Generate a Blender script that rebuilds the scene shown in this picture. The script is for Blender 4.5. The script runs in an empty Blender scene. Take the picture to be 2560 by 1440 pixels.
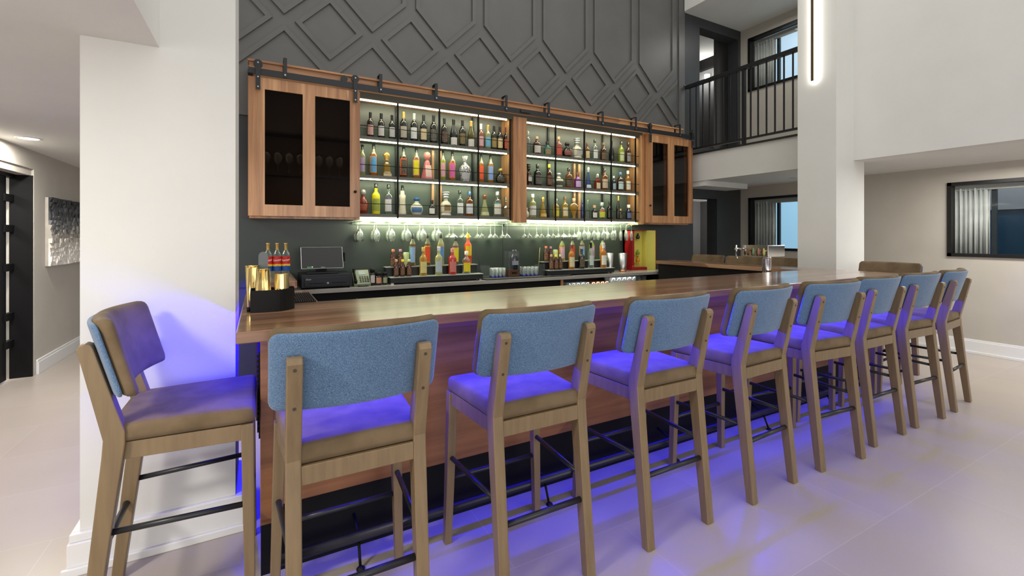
import bpy, bmesh, math, random
from mathutils import Vector, Matrix
random.seed(7)
PI = math.pi
SC = bpy.context.scene
COL = SC.collection

# ------------------------------------------------------------------ camera data (2560x1440 frame)
F, HZ, HC = 1140.0, 588.0, 1.42
TH = math.atan(2065 / 1140)
S_, C_ = math.cos(TH), math.sin(TH)

def at_y(px, py, Y):
    """point on the plane y=Y seen at pixel px,py"""
    l = (px - 1280) / F; v = -(py - HZ) / F
    d = Y / (C_ - S_ * l)
    return (S_ + C_ * l) * d, HC + v * d

def xat(px, Y):
    return at_y(px, 588, Y)[0]

def wpx(w, px, Y):
    l = (px - 1280) / F
    return w / F * Y / (C_ - S_ * l)

# ------------------------------------------------------------------ materials
def srgb(r, g, b):
    def f(c):
        c /= 255.0
        return c / 12.92 if c <= 0.04045 else ((c + 0.055) / 1.055) ** 2.4
    return (f(r), f(g), f(b), 1)

MATS = {}
def mat(name, col, rough=.5, metal=0, coat=0, emis=None, es=0, trans=0, spec=.5, sheen=0):
    if name in MATS: return MATS[name]
    m = bpy.data.materials.new(name); m.use_nodes = True
    b = m.node_tree.nodes['Principled BSDF']
    b.inputs['Base Color'].default_value = col
    b.inputs['Roughness'].default_value = rough
    b.inputs['Metallic'].default_value = metal
    b.inputs['Coat Weight'].default_value = coat
    b.inputs['Coat Roughness'].default_value = .12
    b.inputs['Specular IOR Level'].default_value = spec
    b.inputs['Transmission Weight'].default_value = trans
    b.inputs['Sheen Weight'].default_value = sheen
    if emis:
        b.inputs['Emission Color'].default_value = emis
        b.inputs['Emission Strength'].default_value = es
    MATS[name] = m
    return m

def nt(m): return m.node_tree.nodes, m.node_tree.links

def noisy(name, c1, c2, scale=(1, 1, 1), ns=5, rough=.5, coat=0, bump=0, detail=6, lo=.35, hi=.65, sheen=0, spec=.5, dist=0, obj=True):
    m = mat(name, c1, rough, coat=coat, sheen=sheen, spec=spec)
    n, l = nt(m); b = n['Principled BSDF']
    tc = n.new('ShaderNodeTexCoord'); mp = n.new('ShaderNodeMapping')
    mp.inputs['Scale'].default_value = scale
    tx = n.new('ShaderNodeTexNoise'); tx.inputs['Scale'].default_value = ns; tx.inputs['Detail'].default_value = detail
    tx.inputs['Distortion'].default_value = dist
    cr = n.new('ShaderNodeValToRGB'); cr.color_ramp.elements[0].position = lo; cr.color_ramp.elements[1].position = hi
    cr.color_ramp.elements[0].color = c1; cr.color_ramp.elements[1].color = c2
    l.new(tc.outputs['Object'], mp.inputs['Vector']); l.new(mp.outputs[0], tx.inputs['Vector'])
    l.new(tx.outputs['Fac'], cr.inputs['Fac']); l.new(cr.outputs['Color'], b.inputs['Base Color'])
    if bump:
        bp = n.new('ShaderNodeBump'); bp.inputs['Strength'].default_value = bump; bp.inputs['Distance'].default_value = .002
        l.new(tx.outputs['Fac'], bp.inputs['Height']); l.new(bp.outputs[0], b.inputs['Normal'])
    return m

def wood(name, cd, cm, cl, axis='x', rough=.4, coat=.2, stave=.11):
    """long grain with streaks, plus staves glued side by side"""
    m = mat(name, cm, rough, coat=coat)
    n, l = nt(m); b = n['Principled BSDF']
    tc = n.new('ShaderNodeTexCoord'); mp = n.new('ShaderNodeMapping')
    mp.inputs['Scale'].default_value = {'x': (.55, 9, 9), 'y': (9, .55, 9), 'z': (9, 9, .55)}[axis]
    t1 = n.new('ShaderNodeTexNoise'); t1.inputs['Scale'].default_value = 2.2; t1.inputs['Detail'].default_value = 8
    t1.inputs['Distortion'].default_value = .6
    mp2 = n.new('ShaderNodeMapping')
    s = 1 / stave
    mp2.inputs['Scale'].default_value = {'x': (.4, s, s), 'y': (s, .4, s), 'z': (s, s, .4)}[axis]
    vo = n.new('ShaderNodeTexVoronoi'); vo.inputs['Scale'].default_value = 1.0; vo.inputs['Randomness'].default_value = .35
    mx = n.new('ShaderNodeMix'); mx.data_type = 'FLOAT'; mx.inputs[0].default_value = .3
    sp = n.new('ShaderNodeSeparateColor')
    cr = n.new('ShaderNodeValToRGB'); e = cr.color_ramp.elements
    e[0].position = .3; e[0].color = cd; e[1].position = .7; e[1].color = cl
    k = cr.color_ramp.elements.new(.5); k.color = cm
    l.new(tc.outputs['Object'], mp.inputs['Vector']); l.new(mp.outputs[0], t1.inputs['Vector'])
    l.new(tc.outputs['Object'], mp2.inputs['Vector']); l.new(mp2.outputs[0], vo.inputs['Vector'])
    l.new(vo.outputs['Color'], sp.inputs[0]); l.new(t1.outputs['Fac'], mx.inputs[2]); l.new(sp.outputs[0], mx.inputs[3])
    l.new(mx.outputs[0], cr.inputs['Fac']); l.new(cr.outputs['Color'], b.inputs['Base Color'])
    return m

def thin_glass(name, tint=(1, 1, 1, 1), body=.0, bodycol=(1, 1, 1, 1), gloss=.25):
    """thin clear shell: see-through, brighter reflections towards the rim, optional coloured content"""
    if name in MATS: return MATS[name]
    m = bpy.data.materials.new(name); m.use_nodes = True
    n, l = nt(m); n.remove(n['Principled BSDF']); out = n['Material Output']
    tr = n.new('ShaderNodeBsdfTransparent'); tr.inputs[0].default_value = tint
    gl = n.new('ShaderNodeBsdfGlossy'); gl.inputs['Roughness'].default_value = .04
    lw = n.new('ShaderNodeLayerWeight'); lw.inputs['Blend'].default_value = gloss
    ms = n.new('ShaderNodeMixShader'); l.new(lw.outputs['Facing'], ms.inputs[0])
    base = tr.outputs[0]
    if body > 0:
        df = n.new('ShaderNodeBsdfDiffuse'); df.inputs[0].default_value = bodycol
        tl = n.new('ShaderNodeBsdfTranslucent'); tl.inputs[0].default_value = bodycol
        m1 = n.new('ShaderNodeMixShader'); m1.inputs[0].default_value = .5
        l.new(df.outputs[0], m1.inputs[1]); l.new(tl.outputs[0], m1.inputs[2])
        m2 = n.new('ShaderNodeMixShader'); m2.inputs[0].default_value = body
        l.new(tr.outputs[0], m2.inputs[1]); l.new(m1.outputs[0], m2.inputs[2]); base = m2.outputs[0]
    l.new(base, ms.inputs[1]); l.new(gl.outputs[0], ms.inputs[2]); l.new(ms.outputs[0], out.inputs[0])
    MATS[name] = m
    return m

def label_mat(c, ink=None):
    key = 'label_%d_%d_%d' % c
    if key in MATS: return MATS[key]
    m = mat(key, srgb(*c), .6)
    lum = sum(c) / 3
    if ink is None: ink = (40, 36, 34) if lum > 110 else (215, 200, 160)
    n, l = nt(m); b = n['Principled BSDF']
    tc = n.new('ShaderNodeTexCoord'); mp = n.new('ShaderNodeMapping'); mp.inputs['Scale'].default_value = (330, 330, 150)
    t = n.new('ShaderNodeTexNoise'); t.inputs['Scale'].default_value = 1; t.inputs['Detail'].default_value = 1
    w_ = n.new('ShaderNodeTexWave'); w_.bands_direction = 'Z'; w_.inputs['Scale'].default_value = 26; w_.inputs['Distortion'].default_value = 0
    g1 = n.new('ShaderNodeMath'); g1.operation = 'GREATER_THAN'; g1.inputs[1].default_value = .5
    g2 = n.new('ShaderNodeMath'); g2.operation = 'GREATER_THAN'; g2.inputs[1].default_value = .72
    mu = n.new('ShaderNodeMath'); mu.operation = 'MULTIPLY'
    m2 = n.new('ShaderNodeMath'); m2.operation = 'MULTIPLY'; m2.inputs[1].default_value = .5
    mx = n.new('ShaderNodeMix'); mx.data_type = 'RGBA'; mx.inputs[6].default_value = srgb(*c); mx.inputs[7].default_value = srgb(*ink)
    l.new(tc.outputs['Object'], mp.inputs[0]); l.new(mp.outputs[0], t.inputs['Vector']); l.new(tc.outputs['Object'], w_.inputs['Vector'])
    l.new(t.outputs['Fac'], g1.inputs[0]); l.new(w_.outputs['Fac'], g2.inputs[0]); l.new(g1.outputs[0], mu.inputs[0]); l.new(g2.outputs[0], mu.inputs[1])
    l.new(mu.outputs[0], m2.inputs[0]); l.new(m2.outputs[0], mx.inputs[0]); l.new(mx.outputs[2], b.inputs['Base Color'])
    return m

M_white = noisy('white_paint', srgb(219, 219, 214), srgb(222, 222, 217), ns=3, rough=.6)
M_trim = mat('white_trim', srgb(228, 228, 227), .35)
M_beige = noisy('beige_paint', srgb(184, 178, 167), srgb(189, 183, 172), ns=3, rough=.65)
M_ceil = noisy('ceiling_paint', srgb(226, 226, 221), srgb(229, 229, 224), ns=3, rough=.8)
M_char = noisy('charcoal_paint', srgb(92, 92, 90), srgb(96, 96, 94), ns=4, rough=.42)
M_charlow = noisy('charcoal_low_paint', srgb(54, 56, 58), srgb(58, 60, 62), ns=4, rough=.5)
M_sage = noisy('sage_grey_paint', srgb(74, 87, 78), srgb(78, 91, 82), ns=4, rough=.4)
M_cab = wood('cabinet_alder', srgb(148, 100, 62), srgb(184, 134, 90), srgb(210, 162, 114), 'z', .35, .25)
M_cabx = wood('cabinet_alder_cross', srgb(148, 100, 62), srgb(186, 136, 92), srgb(210, 162, 114), 'x', .35, .25)
M_bar = wood('walnut_top', srgb(118, 84, 60), srgb(152, 112, 82), srgb(182, 142, 108), 'x', .3, .9, .09)
M_bary = wood('walnut_top_return', srgb(118, 84, 60), srgb(152, 112, 82), srgb(182, 142, 108), 'y', .3, .9, .09)
M_barf = wood('walnut_front', srgb(110, 68, 36), srgb(142, 94, 54), srgb(164, 112, 68), 'x', .4, .1, .35)
M_bard = wood('walnut_dark', srgb(58, 32, 24), srgb(74, 42, 32), srgb(92, 54, 40), 'z', .35, .15)
M_stw = noisy('taupe_stained_beech', srgb(118, 98, 70), srgb(130, 109, 79), scale=(14, 14, 1.2), ns=3, rough=.42, coat=.1)
M_suede = noisy('brown_suede', srgb(98, 82, 60), srgb(118, 100, 76), ns=9, rough=.8, bump=.2, sheen=.05, spec=.2, detail=5)
M_blk = mat('black_powder_coat', srgb(30, 31, 33), .38)
M_blkm = mat('black_matte', srgb(8, 8, 9), .6, spec=.25)
M_iron = mat('black_iron', srgb(44, 45, 48), .45, .3)
M_counter = noisy('grey_laminate', srgb(150, 147, 140), srgb(166, 162, 155), scale=(1, 8, 8), ns=4, rough=.22, coat=.3)
M_steel = mat('brushed_steel', srgb(190, 190, 190), .28, 1)
M_chrome = mat('chrome', srgb(225, 225, 225), .06, 1)
M_gold = mat('polished_gold', srgb(232, 206, 140), .14, 1)
M_copper = mat('copper', srgb(214, 140, 104), .2, 1)
M_screw = mat('dark_screw', srgb(50, 40, 32), .5)
M_rubber = noisy('black_rubber', srgb(26, 27, 26), srgb(52, 54, 50), ns=90, rough=.7)
M_led = mat('warm_led', (1, 1, 1, 1), emis=(1, .98, .68, 1), es=8)
M_bled = mat('blue_led', (0, 0, 1, 1), emis=(.01, .01, 1, 1), es=3)
M_lamp = mat('lamp_diffuser', (1, 1, 1, 1), emis=(1, .98, .94, 1), es=8)
M_glass = thin_glass('clear_glass', (.94, .97, .95, 1), .16, (.95, 1, .96, 1), gloss=.6)
M_pane = thin_glass('window_glass', (.95, .96, .95, 1), gloss=.05)
M_smoke = thin_glass('smoked_glass', (.55, .50, .46, 1), gloss=.06)
M_plastic = thin_glass('clear_acrylic', (.9, .93, .93, 1), .05, (.8, .85, .85, 1), .2)
M_frost = thin_glass('clear_tumbler', (.8, .84, .85, 1), .22, (.7, .74, .76, 1), .3)

def fabric():
    m = mat('blue_tweed', srgb(92, 124, 160), .9, sheen=.3)
    n, l = nt(m); b = n['Principled BSDF']
    tc = n.new('ShaderNodeTexCoord'); outs = []
    for sc in ((1300, 420, 240), (240, 420, 1300)):
        mp = n.new('ShaderNodeMapping'); mp.inputs['Scale'].default_value = sc
        t = n.new('ShaderNodeTexNoise'); t.inputs['Scale'].default_value = .9; t.inputs['Detail'].default_value = 2
        l.new(tc.outputs['Object'], mp.inputs[0]); l.new(mp.outputs[0], t.inputs['Vector']); outs.append(t)
    mx = n.new('ShaderNodeMath'); mx.operation = 'MAXIMUM'
    l.new(outs[0].outputs['Fac'], mx.inputs[0]); l.new(outs[1].outputs['Fac'], mx.inputs[1])
    cr = n.new('ShaderNodeValToRGB'); e = cr.color_ramp.elements
    e[0].position = .42; e[0].color = srgb(52, 78, 108); e[1].position = .75; e[1].color = srgb(136, 166, 196)
    k = e.new(.56); k.color = srgb(80, 110, 145)
    l.new(mx.outputs[0], cr.inputs[0]); l.new(cr.outputs[0], b.inputs['Base Color'])
    bp = n.new('ShaderNodeBump'); bp.inputs['Strength'].default_value = .4; bp.inputs['Distance'].default_value = .001
    l.new(mx.outputs[0], bp.inputs['Height']); l.new(bp.outputs[0], b.inputs['Normal'])
    return m
M_blue = fabric()

def floor_mat():
    m = mat('porcelain_tile', srgb(196, 186, 178), .32)
    n, l = nt(m); b = n['Principled BSDF']
    tc = n.new('ShaderNodeTexCoord')
    mp = n.new('ShaderNodeMapping'); mp.inputs['Location'].default_value = (.25, .1, 0)
    br = n.new('ShaderNodeTexBrick'); br.inputs['Scale'].default_value = 1
    br.inputs['Brick Width'].default_value = 1.2; br.inputs['Row Height'].default_value = .6
    br.inputs['Mortar Size'].default_value = .0022; br.inputs['Mortar Smooth'].default_value = .1
    br.inputs['Color1'].default_value = srgb(172, 162, 152); br.inputs['Color2'].default_value = srgb(178, 168, 158)
    br.inputs['Mortar'].default_value = srgb(186, 178, 169)
    t = n.new('ShaderNodeTexNoise'); t.inputs['Scale'].default_value = 1.1; t.inputs['Detail'].default_value = 7
    cr = n.new('ShaderNodeValToRGB'); cr.color_ramp.elements[0].position = .35; cr.color_ramp.elements[1].position = .7
    cr.color_ramp.elements[0].color = (.93, .92, .91, 1); cr.color_ramp.elements[1].color = (1.04, 1.04, 1.04, 1)
    mx = n.new('ShaderNodeMix'); mx.data_type = 'RGBA'; mx.blend_type = 'MULTIPLY'; mx.inputs[0].default_value = 1
    l.new(tc.outputs['Object'], mp.inputs[0]); l.new(mp.outputs[0], br.inputs['Vector']); l.new(tc.outputs['Object'], t.inputs['Vector'])
    l.new(t.outputs['Fac'], cr.inputs[0]); l.new(br.outputs['Color'], mx.inputs[6]); l.new(cr.outputs[0], mx.inputs[7])
    l.new(mx.outputs[2], b.inputs['Base Color'])
    return m
M_floor = floor_mat()

# ------------------------------------------------------------------ mesh helpers
def nb(): return bmesh.new()

def box(bm, x0, x1, y0, y1, z0, z1):
    vs = [bm.verts.new(p) for p in ((x0, y0, z0), (x1, y0, z0), (x1, y1, z0), (x0, y1, z0), (x0, y0, z1), (x1, y0, z1), (x1, y1, z1), (x0, y1, z1))]
    for f in ((3, 2, 1, 0), (4, 5, 6, 7), (0, 1, 5, 4), (1, 2, 6, 5), (2, 3, 7, 6), (3, 0, 4, 7)):
        bm.faces.new([vs[i] for i in f])
    return bm

def hexa(bm, lo, hi):
    """lo, hi: 4 points each, counter clockwise"""
    vs = [bm.verts.new(p) for p in list(lo) + list(hi)]
    for f in ((3, 2, 1, 0), (4, 5, 6, 7), (0, 1, 5, 4), (1, 2, 6, 5), (2, 3, 7, 6), (3, 0, 4, 7)):
        bm.faces.new([vs[i] for i in f])
    return bm

def tube(bm, p0, p1, r, seg=12, r1=None):
    p0, p1 = Vector(p0), Vector(p1); d = (p1 - p0).normalized()
    a = Vector((0, 0, 1)) if abs(d.z) < .9 else Vector((1, 0, 0))
    u = d.cross(a).normalized(); v = d.cross(u)
    r1 = r if r1 is None else r1
    A = [bm.verts.new(p0 + r * (math.cos(2 * PI * i / seg) * u + math.sin(2 * PI * i / seg) * v)) for i in range(seg)]
    B = [bm.verts.new(p1 + r1 * (math.cos(2 * PI * i / seg) * u + math.sin(2 * PI * i / seg) * v)) for i in range(seg)]
    for i in range(seg):
        j = (i + 1) % seg; f = bm.faces.new((A[i], A[j], B[j], B[i])); f.smooth = True
    bm.faces.new(A); bm.faces.new(B[::-1])
    return bm

def lathe(bm, prof, seg=20, c=(0, 0, 0), a0=0, a1=2 * PI, smooth=True, sy=1.0, rot=0, cap=True):
    full = abs(a1 - a0 - 2 * PI) < 1e-6
    n = seg if full else seg + 1
    rings = []
    for r, z in prof:
        if r < 1e-6 and full: rings.append([bm.verts.new((c[0], c[1], c[2] + z))])
        else: rings.append([bm.verts.new((c[0] + r * math.cos(a0 + rot + (a1 - a0) * i / seg), c[1] + sy * r * math.sin(a0 + rot + (a1 - a0) * i / seg), c[2] + z)) for i in range(n)])
    for A, B in zip(rings, rings[1:]):
        for i in range(seg):
            j = (i + 1) % n
            if len(A) == 1 and len(B) == 1: continue
            if len(A) == 1: f = bm.faces.new((A[0], B[j], B[i]))
            elif len(B) == 1: f = bm.faces.new((A[i], A[j], B[0]))
            else: f = bm.faces.new((A[i], A[j], B[j], B[i]))
            f.smooth = smooth
    return bm

def prism(bm, pts, a0, a1, axis='x'):
    """closed 2D outline extruded along an axis. x:(y,z) y:(x,z) z:(x,y)"""
    def P(p, a): return {'x': (a, p[0], p[1]), 'y': (p[0], a, p[1]), 'z': (p[0], p[1], a)}[axis]
    A = [bm.verts.new(P(p, a0)) for p in pts]; B = [bm.verts.new(P(p, a1)) for p in pts]
    n = len(pts)
    for i in range(n): bm.faces.new((A[i], A[(i + 1) % n], B[(i + 1) % n], B[i]))
    bm.faces.new(A[::-1]); bm.faces.new(B)
    return bm

def obj(name, bm, m, parent=None, world=False, bev=0, seg=2):
    if world and parent is not None:
        bmesh.ops.translate(bm, verts=bm.verts, vec=-Vector(parent.location))
    bmesh.ops.recalc_face_normals(bm, faces=bm.faces)
    me = bpy.data.meshes.new(name); bm.to_mesh(me); bm.free()
    o = bpy.data.objects.new(name, me); COL.objects.link(o)
    for q in (m if isinstance(m, (list, tuple)) else [m]): me.materials.append(q)
    if parent is not None: o.parent = parent
    if bev:
        b = o.modifiers.new('bevel', 'BEVEL'); b.width = bev; b.segments = seg; b.limit_method = 'ANGLE'; b.angle_limit = .6
    return o

def tag(o, label, cat, group=None, kind=None):
    o['label'] = label; o['category'] = cat
    if group: o['group'] = group
    if kind: o['kind'] = kind
    return o

def thing(name, label, cat, loc=(0, 0, 0), rz=0, group=None):
    o = bpy.data.objects.new(name, None); COL.objects.link(o)
    o.empty_display_size = .1; o.location = loc; o.rotation_euler = (0, 0, rz)
    return tag(o, label, cat, group)

def struct(name, bm, m, label=None, bev=0):
    o = obj(name, bm, m, bev=bev); o['kind'] = 'structure'
    o['label'] = label or name.replace('_', ' '); o['category'] = 'room'
    return o

def kids(o): return [c for c in bpy.data.objects if c.parent == o]
def dup(root, loc, rz, label, group=None, only=None):
    r = root.copy(); COL.objects.link(r); r.location = loc; r.rotation_euler = (0, 0, rz); r['label'] = label
    if group: r['group'] = group
    for ch in TREE[root.name]:
        c = ch[0].copy(); COL.objects.link(c); c.parent = r
        for g in ch[1]:
            d = g.copy(); COL.objects.link(d); d.parent = c
    return r
TREE = {}
def freeze(root):
    TREE[root.name] = [(c, kids(c)) for c in kids(root)]

def text_mesh(s, size, shear=0, depth=.0006):
    cu = bpy.data.curves.new('lettering', 'FONT'); cu.body = s; cu.size = size; cu.shear = shear
    cu.extrude = depth; cu.align_x = 'CENTER'; cu.align_y = 'CENTER'; cu.resolution_u = 4
    o = bpy.data.objects.new('lettering', cu); COL.objects.link(o)
    bpy.context.view_layer.update()
    dg = bpy.context.evaluated_depsgraph_get()
    me = bpy.data.meshes.new_from_object(o.evaluated_get(dg))
    bpy.data.objects.remove(o); bpy.data.curves.remove(cu)
    return me

# ------------------------------------------------------------------ room
WY = 5.15      # back wall plane
struct('floor', box(nb(), -8, 11, -8, 11, -.1, 0), M_floor, 'beige porcelain tile floor')

# back wall: lower part, upper thicker part with openings on the right
bm = nb()
box(bm, -.75, 6.26, WY, WY + .2, 0, 6.5)
box(bm, 6.26, 6.86, WY, WY + .2, 2.04, 2.9)
box(bm, 6.86, 7.75, WY, WY + .2, 0, 2.9)
box(bm, 6.26, 6.42, WY, WY + .2, 2.9, 6.5)
box(bm, 6.42, 7.43, WY, WY + .2, 4.89, 6.5)
box(bm, 7.43, 7.75, WY, WY + .2, 2.9, 6.5)
struct('wall_back', bm, M_charlow, 'charcoal painted back wall')
struct('trim_1', box(nb(), -.75, 6.04, WY - .02, WY - .0005, 2.59, 6.5), M_char, 'charcoal upper wall facing board')
struct('trim_2', box(nb(), .88, 4.80, WY - .016, WY - .0005, 1.58, 2.589), M_sage, 'grey green painted panel behind the bottle shelves')
bm = nb()
box(bm, -.74, 2.698, WY - .016, WY - .0005, .912, 1.579); box(bm, 2.702, 5.34, WY - .016, WY - .0005, .912, 1.579)
struct('trim_3', bm, noisy('dark_sage_paint', srgb(45, 53, 49), srgb(48, 56, 52), ns=4, rough=.4), 'grey green splashback panels')

def batten_loop(bm, pts_o, pts_i, y0, y1, closed=True):
    n = len(pts_o)
    for i in range(n if closed else n - 1):
        j = (i + 1) % n
        a, b_, c, d = pts_o[i], pts_o[j], pts_i[j], pts_i[i]
        hexa(bm, [(a[0], y0, a[1]), (b_[0], y0, b_[1]), (c[0], y0, c[1]), (d[0], y0, d[1])],
             [(a[0], y1, a[1]), (b_[0], y1, b_[1]), (c[0], y1, c[1]), (d[0], y1, d[1])])
P0, P1 = WY - .044, WY - .0205
bm = nb()
def clipx(p, lo=-.7, hi=5.86): return (min(max(p[0], lo), hi), p[1])
for k in range(-1, 7):
    cx = .64 + .865 * k
    if -.3 < cx < 5.8:
        o_, i_, cz = .332, .267, 3.588
        batten_loop(bm, [(cx - o_, cz), (cx, cz - o_), (cx + o_, cz), (cx, cz + o_)], [(cx - i_, cz), (cx, cz - i_), (cx + i_, cz), (cx, cz + i_)], P0, P1)
    if k == 6:
        pts = lambda q: [(5.84, 3.588 + (q - .01) ), (5.83 - q, 3.588), (5.84, 3.588 - q + .01)]
        batten_loop(bm, pts(.332), pts(.267), P0, P1, False)
for k in range(0, 7):
    cx = .21 + .865 * k
    # roofs below
    q = .40
    if cx + q < 5.86:
        batten_loop(bm, [(cx - q, 3.539 - q), (cx, 3.539), (cx + q, 3.539 - q)], [(cx - q, 3.474 - q), (cx, 3.474), (cx + q, 3.474 - q)], P0, P1, False)
    # long hexagons above
    o_, i_ = .375, .329
    zb = 3.643
    O = [(cx - o_, 6.4), (cx - o_, zb + o_), (cx, zb), (cx + o_, zb + o_), (cx + o_, 6.4)]
    I = [(cx - i_, 6.4), (cx - i_, zb + .065 + i_), (cx, zb + .065), (cx + i_, zb + .065 + i_), (cx + i_, 6.4)]
    if cx + o_ < 5.87: batten_loop(bm, O, I, P0, P1, False)
box(bm, 5.88, 5.905, P0, P1, 2.6, 6.4)
struct('trim_4', bm, M_char, 'charcoal moulding of diamonds and long hexagons on the back wall')

# left column
struct('wall_left_column', box(nb(), -.67, -.105, 2.58, 2.97, 0, 6.5), M_white, 'white square column at the left end of the bar')
bm = nb()
box(bm, -.705, -.07, 2.55, 2.58, 0, .13); box(bm, -.70, -.075, 2.56, 2.58, .13, .165)
box(bm, -.72, -.055, 2.535, 2.55, 0, .035)
box(bm, -.705, -.67, 2.58, 3.0, 0, .13); box(bm, -.105, -.07, 2.58, 3.0, 0, .13)
box(bm, -.70, -.67, 2.58, 3.0, .13, .165); box(bm, -.105, -.075, 2.58, 3.0, .13, .165)
struct('baseboard_column', bm, M_trim, 'white baseboard around the left column', bev=.004)
bm = nb()
box(bm, -6, -.4, -4, 2.58, 2.27, 2.6); box(bm, -.6, -.4, -4, 2.58, 2.6, 6.5)
box(bm, -6, -.67, 2.58, 9.0, 2.27, 2.6)
struct('ceiling_left', bm, M_ceil, 'low white ceiling on the left with its bulkhead')
# corridor wall with the door opening
bm = nb()
box(bm, -2.2, -2.0, 6.363, 9.0, 0, 2.27); box(bm, -2.2, -2.0, 4.2, 6.363, 2.085, 2.27); box(bm, -2.2, -2.0, 1.0, 4.2, 0, 2.27)
box(bm, -2.0, -.6, 8.9, 9.0, 0, 2.3)
struct('wall_left', bm, M_beige, 'beige corridor wall on the left')
struct('trim_5', box(nb(), -2.12, -2.02, 4.2, 6.363, 2.02, 2.085), M_beige, 'beige header over the left doorway')
bm = nb(); box(bm, -2.0, -1.978, 6.41, 8.9, 0, .125); box(bm, -2.0, -1.985, 6.41, 8.9, .125, .15)
struct('baseboard_left', bm, M_trim, 'white baseboard on the corridor wall', bev=.003)
struct('wall_left_room', box(nb(), -4.0, -3.9, 3.0, 8.0, 0, 2.27), M_white, 'white wall of the room beyond the left doorway')
d = struct('door_1', box(nb(), -2.19, -2.15, 4.25, 6.22, .02, 2.02), M_blkm, 'black door leaf standing in the left doorway')
bm = nb(); box(bm, -2.17, -2.005, 6.34, 6.362, 0, 2.02); box(bm, -2.2, -2.13, 4.2, 6.362, 1.99, 2.04)
obj('door_frame', bm, M_blkm, d)
for z in (.35, .62, 1.1, 1.48, 1.78):
    obj('hinge', box(nb(), -2.175, -2.135, 6.16, 6.345, z - .03, z + .04), M_blkm, d)

# right side: balcony, bulkhead, beige wall
WX = 7.5
def wall_x_with_holes(bm, x0, x1, y0, y1, z0, z1, holes):
    ys = sorted(set([y0, y1] + [h[0] for h in holes] + [h[1] for h in holes]))
    for a, b_ in zip(ys, ys[1:]):
        hs = sorted([h for h in holes if h[0] <= a and h[1] >= b_], key=lambda h: h[2])
        z = z0
        for h in hs:
            box(bm, x0, x1, a, b_, z, h[2]); z = h[3]
        box(bm, x0, x1, a, b_, z, z1)
WIN = {1: (3.2, 5.0, 3.93, 4.86), 2: (3.3, 4.99, 1.165, 2.07), 3: (.5, 2.352, 1.158, 2.07)}
bm = nb(); wall_x_with_holes(bm, WX, WX + .15, -6, WY + .1, 0, 6.5, list(WIN.values()))
struct('wall_right', bm, M_beige, 'beige wall on the right with its windows')
bm = nb(); box(bm, WX - .022, WX, -6, WY - .1, 0, .15); box(bm, WX - .012, WX, -6, WY - .1, .15, .17); box(bm, WX - .035, WX - .022, -6, WY - .1, 0, .03)
struct('baseboard_right', bm, M_trim, 'white baseboard on the right wall', bev=.003)
struct('wall_right_bulkhead', box(nb(), 5.9, 6.05, -4, 2.66, 2.27, 6.5), M_white, 'tall white bulkhead wall on the right')
bm = nb(); box(bm, 6.05, WX, -4, 2.66, 2.27, 2.5); box(bm, 6.04, WX, 2.66, WY, 2.27, 2.71)
struct('ceiling_right', bm, M_ceil, 'white soffit on the right under the upper floor')
struct('trim_6', box(nb(), 6.02, 6.04, 3.0, WY - .03, 2.27, 2.69), M_white, 'white fascia of the balcony')
struct('trim_7', box(nb(), 6.04, 7.1, 4.75, WY - .001, 2.19, 2.27), M_ceil, 'dropped white beam by the dark wall')
bm = nb(); box(bm, 6.04, WX, 2.66, WY, 5.05, 5.3); box(bm, 6.02, 6.04, 2.66, WY - .03, 5.05, 6.5)
struct('ceiling_balcony', bm, M_ceil, 'white ceiling over the balcony')
struct('wall_right_column', box(nb(), 5.53, 6.14, 2.66, 3.07, 0, 6.5), M_white, 'white square column at the right end of the bar')
bm = nb(); box(bm, 5.50, 6.17, 2.63, 3.10, 0, .14)
struct('baseboard_right_column', bm, M_trim, 'white baseboard of the right column', bev=.004)
# rooms behind the dark openings
bm = nb()
box(bm, 5.6, 9.0, 7.2, 7.3, 0, 2.6); box(bm, 5.8, 5.9, 5.35, 7.3, 0, 5.6); box(bm, 9.0, 9.1, 5.35, 7.3, 0, 5.6); box(bm, 7.75, 9.0, 5.3, 5.349, 0, 5.6)
box(bm, 5.9, 9.0, 7.2, 7.3, 2.9, 5.6); box(bm, 7.5, 7.95, 5.6, 5.7, 2.9, 5.45)
struct('wall_back_hall', bm, mat('hall_grey_paint', srgb(112, 112, 112), .6), 'grey hall walls seen through the dark openings')
bm = nb(); box(bm, 5.9, 9.0, 5.35, 7.2, 2.2, 2.6); box(bm, 5.9, 9.0, 5.35, 7.2, 5.45, 5.6); box(bm, 5.9, 9.0, 5.35, 7.2, 2.6, 2.9)
struct('ceiling_hall', bm, M_ceil, 'white hall ceilings behind the dark openings')
struct('trim_8', box(nb(), 8.9, 9.0, 5.36, 7.2, 5.22, 5.449), M_blkm, 'black lintel in the upper hall')
struct('trim_9', box(nb(), 6.0, 6.84, 7.0, 7.2, 1.93, 2.05), M_blkm, 'black lintel in the lower hall')

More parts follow.
